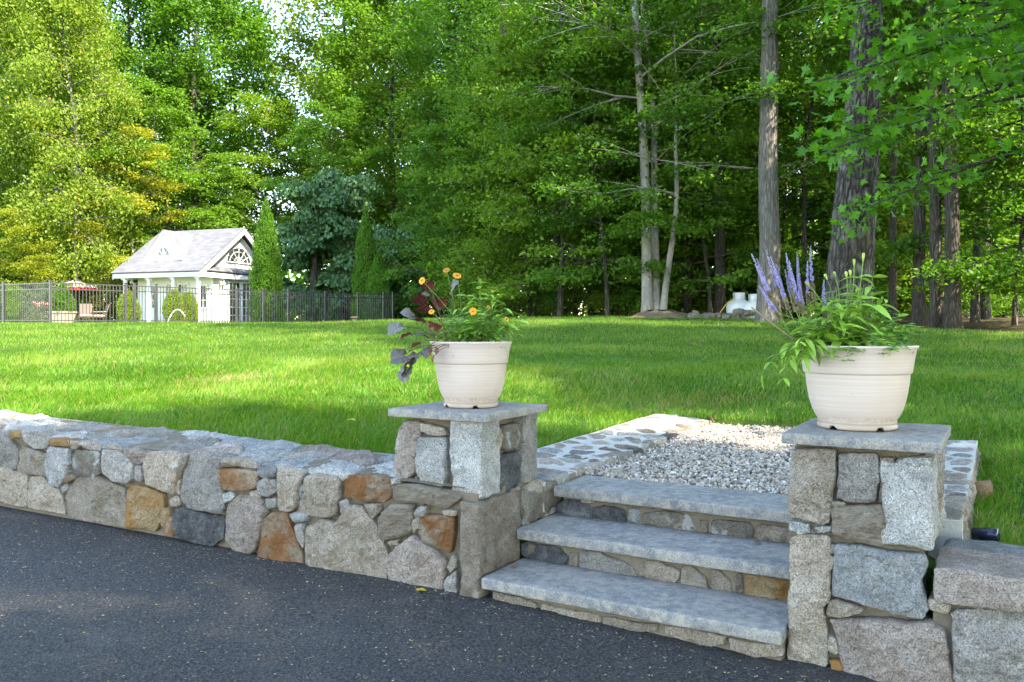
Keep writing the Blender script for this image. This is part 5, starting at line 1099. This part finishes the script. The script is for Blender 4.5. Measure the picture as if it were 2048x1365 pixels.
# --- right pot
vr = thing('veronica', tuple(sl_r+np.array([-.1,0,0])), 'tall violet flower spikes leaning left out of the right pot', 'plant')
def spike(Q, f0, seed, rmax=.0135):
    rs = np.random.RandomState(seed); t = np.linspace(0,1,len(Q)); n = 300; f = f0+(1-f0)*rs.rand(n); P = np.stack([np.interp(f,t,Q[:,k]) for k in range(3)],-1); u = (f-f0)/(1-f0); R_ = rmax*np.clip(1.15-u,.12,1)**.7
    a = rs.uniform(0,6.28,n); D = np.stack([np.cos(a), np.sin(a), rs.uniform(.0,.8,n)],-1); N = np.stack([-np.sin(a), np.cos(a), rs.normal(0,.4,n)],-1)
    P = P+D*(R_*.45)[:,None]; return leaves_np(P, D, N, R_*1.15, R_*.75), u
for i, (px, py, bx, dd) in enumerate([(1503,508,1600,-.05),(1514,518,1605,.02),(1532,500,1612,.0),(1541,512,1616,-.04),(1553,528,1618,.05),(1572,506,1628,.0),(1578,522,1630,-.05),(1594,504,1634,.03),(1570,540,1622,-.06),(1594,537,1632,-.02),(1615,522,1640,.02),(1621,492,1648,-.02),(1518,572,1606,-.08),(1525,560,1610,.06),(1648,560,1668,.0),(1560,555,1620,.04)]):
    tip = at_d(px,py,pcr,dd); b0 = np.array([pcr[0]+(bx-1714)/FPX*3.725, pcr[1]+dd, sl_r[2]]); Q = stem_curve(b0, tip, bow=(-.018,0,.012), n=12); s_o = obj('stem', *tube(Q, np.linspace(.0028,.0012,12), 5), M['pl_stem'], vr, True)
    (V_, F_), u = spike(Q, .42 if i % 4 else .5, i); half = np.repeat(u, 4).reshape(-1,4)[:,0]; sel = half > (.38 if i % 3 else .22); nf = len(u)
    for nm, mk, mt in (('spike', sel, 'violet'), ('spent_spike', ~sel, 'spent')):
        ids = np.where(mk)[0]
        if len(ids) == 0: continue
        Vv_ = V_.reshape(-1,4,3)[ids].reshape(-1,3); b = np.arange(len(ids))[:,None]*4; obj(nm, Vv_, np.concatenate([b+np.array([0,1,2]), b+np.array([0,2,3])]), M[mt], s_o)
    for k in range(5): a = rs.uniform(0,6.28); f = .05+.07*k; p = Q[int(f*11)]; put_leaf(LANCED[0], p, (math.cos(a),math.sin(a),.4), s_o, 0, .7)
tip = at_d(1503,615,pcr,-.1); obj('bare_stalk', *tube(stem_curve(np.array([pcr[0]-.16,pcr[1]-.05,sl_r[2]]), tip, bow=(0,0,-.015)), .004, 6), M['spent'], vr, True)
gp = thing('leafy_perennial', tuple(sl_r), 'bushy bright green lance leaved plant filling the purple flower pot', 'plant')
tips = [(1648,592),(1672,575),(1700,560),(1722,548),(1748,545),(1690,600),(1715,590),(1738,585),(1765,590),(1660,615),(1635,625),(1600,640),(1625,650),(1650,640),(1680,630),(1705,622),(1730,615),(1755,622),(1580,655),(1600,670),(1690,655),(1720,650),(1745,650),(1660,668),(1640,600),(1665,600),(1700,585),(1728,570),(1750,605),(1615,635),(1670,645),(1710,640),(1610,660),(1640,680),(1700,670),(1735,668),(1685,690),(1590,640)]
for i, (px, py) in enumerate(tips):
    dd = rs.uniform(-.15,.1); tip = at_d(px,py,pcr,dd); b0 = np.array([pcr[0]+np.clip((px-1714)/FPX*3.7*.6,-.17,.17)+.0, pcr[1]+dd*.8, sl_r[2]]); leafy_stem(gp, b0, tip, 6 if i < 10 else 5, LANCE, seed=i+400, s=(.95,1.4), start=.15, el=(-.2,.6), bow=(-.01,-.01,.02))
for i, (px, py) in enumerate([(1650,550),(1668,545),(1692,545),(1700,542),(1708,520),(1727,508),(1612,565),(1598,605),(1550,625)]):
    tip = at_d(px,py,pcr,rs.uniform(-.08,.05)); b0 = at_d(px*.5+1690*.5, 620 if py < 600 else 650, pcr, -.02); Q = stem_curve(b0, tip, bow=(.008,0,0)); s_o = obj('bud_stalk', *tube(Q, .0022, 5), M['pl_stem'], gp, True); obj('bud', *tube([Q[-2],Q[-1]*.5+Q[-2]*.5,Q[-1],Q[-1]+np.array([0,0,.004])], [.003,.0055,.0065,.004], 7), M['lime'], s_o, True)
for i, (px, py, dd) in enumerate([(1565,768,-.2),(1525,752,-.15),(1590,730,-.2),(1572,715,-.18),(1600,700,-.22)]):
    tip = at_d(px,py,pcr,dd); leafy_stem(gp, np.array([pcr[0]-.20,pcr[1]-.12,sl_r[2]+.04]), tip, 6, LANCE, seed=i+600, s=(.7,1.1), start=.05, el=(-.9,.1), bow=(-.05,-.03,.05))
fn = thing('trailing_plant', tuple(sl_r+np.array([.12,0,0])), 'low ferny green plant trailing over the right rim of the purple flower pot', 'plant')
for i, (px, py, dd, n_) in enumerate([(1760,640,-.1,6),(1790,640,.0,6),(1815,650,-.05,6),(1835,655,.02,5),(1780,660,-.15,6),(1805,668,-.15,6),(1770,615,.05,6),(1800,630,.08,6),(1690,728,-.262,5),(1655,722,-.262,4),(1780,705,-.262,5),(1765,715,-.265,4),(1735,690,-.25,4),(1845,670,.05,4),(1750,675,-.2,5)]):
    tip = at_d(px,py,pcr,dd); b0 = np.array([pcr[0]+np.clip((px-1714)/FPX*3.7,-.19,.19)*.85, pcr[1]+max(dd,-.2)*.9, sl_r[2]+.02]); leafy_stem(fn, b0, tip, n_, LANCED[1:]+LANCE[2:], seed=i+700, whorl=4, s=(.5,.9), r=.0013, bow=(0,-.015,.04), el=(-.2,.5))

# ---------------------------------------------------------------- grass, litter
def grass(n, r0, r1, pw, hgt, wid, seed, bend=True):
    rs = np.random.RandomState(seed); u = rs.rand(n*2); r = (r0**(1-pw)+u*(r1**(1-pw)-r0**(1-pw)))**(1/(1-pw)); th = rs.uniform(-.66,.66,n*2); x = r*np.sin(th); y = r*np.cos(th)
    a = UA[0]*x+UA[1]*y; b = UB[0]*x+UB[1]*y
    s = (x-W0[0])*WU[0]+(y-W0[1])*WU[1]; dback = -((x-W0[0])*WN[0]+(y-W0[1])*WN[1])
    ok = ~beyond(x,y-.3) & np.where(a < -2.42, dback > TW-.03, b > 4.24) & ~((a > -2.90) & (a < -.14) & (b < 7.10)) & ~((a > -2.89) & (a < -.72) & (b < 7.56)) & ~((a > -2.94) & (b < 4.35) & (a < -.15))
    rr_ = np.hypot(x-.178*25,y-24.9); ok &= rr_ > 1.0
    dirt = np.exp(-(((a-.25)/.28)**2+((b-5.7)/.9)**2)); ok &= rs.rand(n*2) > dirt*1.2
    x, y, r = x[ok][:n], y[ok][:n], r[ok][:n]; n = len(x); z = lawn_z(x,y)-.008
    patch = np.array([mnoise.noise(Vector((p*.55,q*.55,0)))+.5*mnoise.noise(Vector((p*1.7,q*1.7,4))) for p,q in zip(np.round(x*4)/4,np.round(y*4)/4)]) 
    h = hgt*rs.uniform(.55,1.35,n)*(1+.25*patch); wv = wid*np.maximum(1,r/6.0)**.85*rs.uniform(.7,1.3,n); az = rs.uniform(0,6.28,n); ln = rs.uniform(.1,.9,n)*h; wa = 1.2*mnoise.noise(Vector((0,0,0)))
    flow = np.array([mnoise.noise(Vector((p*1.2,q*1.2,9)))*5 for p,q in zip(np.round(x*4)/4,np.round(y*4)/4)]); la = np.where(rs.rand(n) < .55, flow+rs.normal(0,.6,n), az)
    B = np.stack([x,y,z],-1); Wd = np.stack([np.cos(az),np.sin(az),0*az],-1)*wv[:,None]*.5; Ld = np.stack([np.cos(la),np.sin(la),0*la],-1)*ln[:,None]; up_ = np.zeros((n,3)); up_[:,2] = h
    rnd = np.clip(rs.rand(n)*.6+.22+patch*.28, 0, 1); dry = rs.rand(n) < .045+.12*np.clip(patch,0,1)+.42*np.exp(-(((x+3.3)/.45)**2+((y-9.5)/.5)**2))+.38*np.exp(-(((x-1.9)/.7)**2+((y-8.6)/.35)**2))+.3*np.exp(-(((x+6.2)/.5)**2+((y-9.2)/.5)**2)); 
    if bend:
        V = np.stack([B-Wd, B+Wd, B+Wd*.75+Ld*.35+up_*.6, B-Wd*.75+Ld*.35+up_*.6, B+Ld+up_*.98], 1).reshape(-1,3); b4 = np.arange(n)[:,None]*5
        return V, [b4+np.array([0,1,2,3]), b4+np.array([3,2,4])], np.repeat(rnd,5), np.repeat(dry.astype(float),5)
    V = np.stack([B-Wd, B+Wd, B+Ld*.8+up_], 1).reshape(-1,3); return V, [np.arange(n)[:,None]*3+np.array([0,1,2])], np.repeat(rnd,3), np.repeat(dry.astype(float),3)
def grass_mat():
    s = NT('grass_blade'); a = s.n('ShaderNodeAttribute', attribute_name='rnd'); d = s.n('ShaderNodeAttribute', attribute_name='dry')
    c = s.ramp(a.outputs['Fac'], [(0,(.028,.10,.007)),(.35,(.060,.180,.012)),(.65,(.12,.27,.018)),(1,(.25,.35,.06))]); c = s.mix(d.outputs['Fac'], c, (.36,.29,.13)); s.l(c, s.p.inputs['Base Color']); s.p.inputs['Roughness'].default_value = .45; s.p.inputs['Specular IOR Level'].default_value = .35
    t = s.n('ShaderNodeBsdfTranslucent'); s.l(s.mix(1,c,(1.3,1.2,.5),'MULTIPLY'), t.inputs[0]); ms = s.n('ShaderNodeMixShader'); ms.inputs[0].default_value = .4; s.l(s.p.outputs[0], ms.inputs[1]); s.l(t.outputs[0], ms.inputs[2]); s.l(ms.outputs[0], s.out.inputs[0]); return s.m
M['grass'] = grass_mat()
g1 = grass(190000, 4.2, 12, 1.01, .066, .0050, 1); g2 = grass(210000, 11, 34, 1.35, .062, .0042, 2, False)
nv = len(g1[0]); V = np.concatenate([g1[0],g2[0]]); F = g1[1]+[f+nv for f in g2[1]]
me = mesh_raw('grass', V, [F[0], np.concatenate([F[1],F[2]])], M['grass'], False, {'rnd': np.concatenate([g1[2],g2[2]]), 'dry': np.concatenate([g1[3],g2[3]])})
go = bpy.data.objects.new('grass', me); link(go); tag(go, 'mown green lawn grass behind the stone wall', 'grass', kind='stuff')
# dry bits on the drive, denser by the wall and steps
rs = np.random.RandomState(8); n = 8000
a = rs.uniform(-8,3,n); t_ = rs.uniform(0,1,n)**1.5*3.4; eb = np.where(a < -2.42, 3.62+.0962*(a+2.42)-.03, 3.55); b = eb-t_; x = UA[0]*a+UB[0]*b; y = UA[1]*a+UB[1]*b; P = np.stack([x,y,drive_z(x,y)+.004],-1)
an = rs.uniform(0,6.28,n); long_ = rs.rand(n) < .22; L = np.where(long_, rs.uniform(.015,.05,n), rs.uniform(.006,.016,n)); V, F = leaves_np(P, np.stack([np.cos(an),np.sin(an),rs.normal(0,.08,n)],-1), np.stack([rs.normal(0,.2,n),rs.normal(0,.2,n),np.ones(n)],-1), L, np.where(long_, .0018, L*.6))
M['chaff'] = leaf_mat('dry_chaff', .1, .5, (.50,.39,.24)); tag(obj('dry_litter', V, F, M['chaff'], None, False, {'rnd': np.repeat(rs.rand(n),4)}), 'scattered dry straw and seed chaff on the black driveway', 'litter', kind='stuff')
n = 420; a = rs.uniform(-2.2,-.85,n); b = 3.62+rs.uniform(0,1,n)**1.0*.34; P = AB(0,0,0)+UA*a[:,None]+UB*b[:,None]+UZ*(-1.2825); an = rs.uniform(0,6.28,n); L = rs.uniform(.003,.009,n); V, F = leaves_np(P, np.stack([np.cos(an),np.sin(an),0*an],-1), np.tile([0,0,1.],(n,1)), L, L*.6)
tag(obj('tread_litter', V, F, M['chaff'], None, False, {'rnd': np.repeat(rs.rand(n),4)}), 'seed chaff scattered over the lowest bluestone tread', 'litter', kind='stuff')
def fallen(px, py, z, s, col, label, sd, curl=.3):
    p = on_plane(px, py, np.array([0,0,z]), UZ); V, F = lobed(s, sd); V = V*np.array([1,.7,.5*curl/.3]); V[:,2] -= V[:,2].min(); return tag(obj('fallen_leaf', V+p+UZ*.003, F, col, None, True), label, 'leaf')
yl = plant('yellow_leaf', (.75,.55,.03), .2)
p = on_plane(838,1183,np.array([0,0,-1.42]),UZ); fallen(838,1183,float(drive_z(p[0],p[1]))+.002,.03,yl,'yellow fallen leaf on the driveway before the pillar',3); fallen(1025,1138,-1.286,.02,M['dry'],'curled dark dry leaf in the corner of the lowest tread',4,.9); fallen(1513,1089,-1.116,.018,M['dry'],'small curled brown leaf at the back of the middle tread',5,.9)
p0 = on_plane(1408,830,np.array([0,0,-.84]),UZ); p1 = on_plane(1428,845,np.array([0,0,-.86]),UZ); tag(obj('twig', *tube(stem_curve(p0,p1,bow=(.01,0,.02)), np.linspace(.010,.006,8), 6), M['dry'], None, True), 'short broken twig lying at the far end of the edging wall', 'twig')

rs = np.random.RandomState(21)
for i, (px, py) in enumerate([(225,725),(552,673),(700,842),(1210,760),(1480,772)]):
    d = 8.0
    for _ in range(30):
        p = at(px, py, d); d += (p[2]-float(lawn_z(p[0],p[1])))*3
    fallen(px, py, float(p[2])+.045, .035, yl if i % 2 == 0 else M['dry'], ['yellow fallen leaf in the sunny left part of the lawn','brown fallen leaf on the lawn towards the fence','yellow fallen leaf in the grass behind the stone wall','brown fallen leaf on the lawn behind the cobbled edging','yellow fallen leaf on the lawn beyond the gravel path'][i], 30+i)
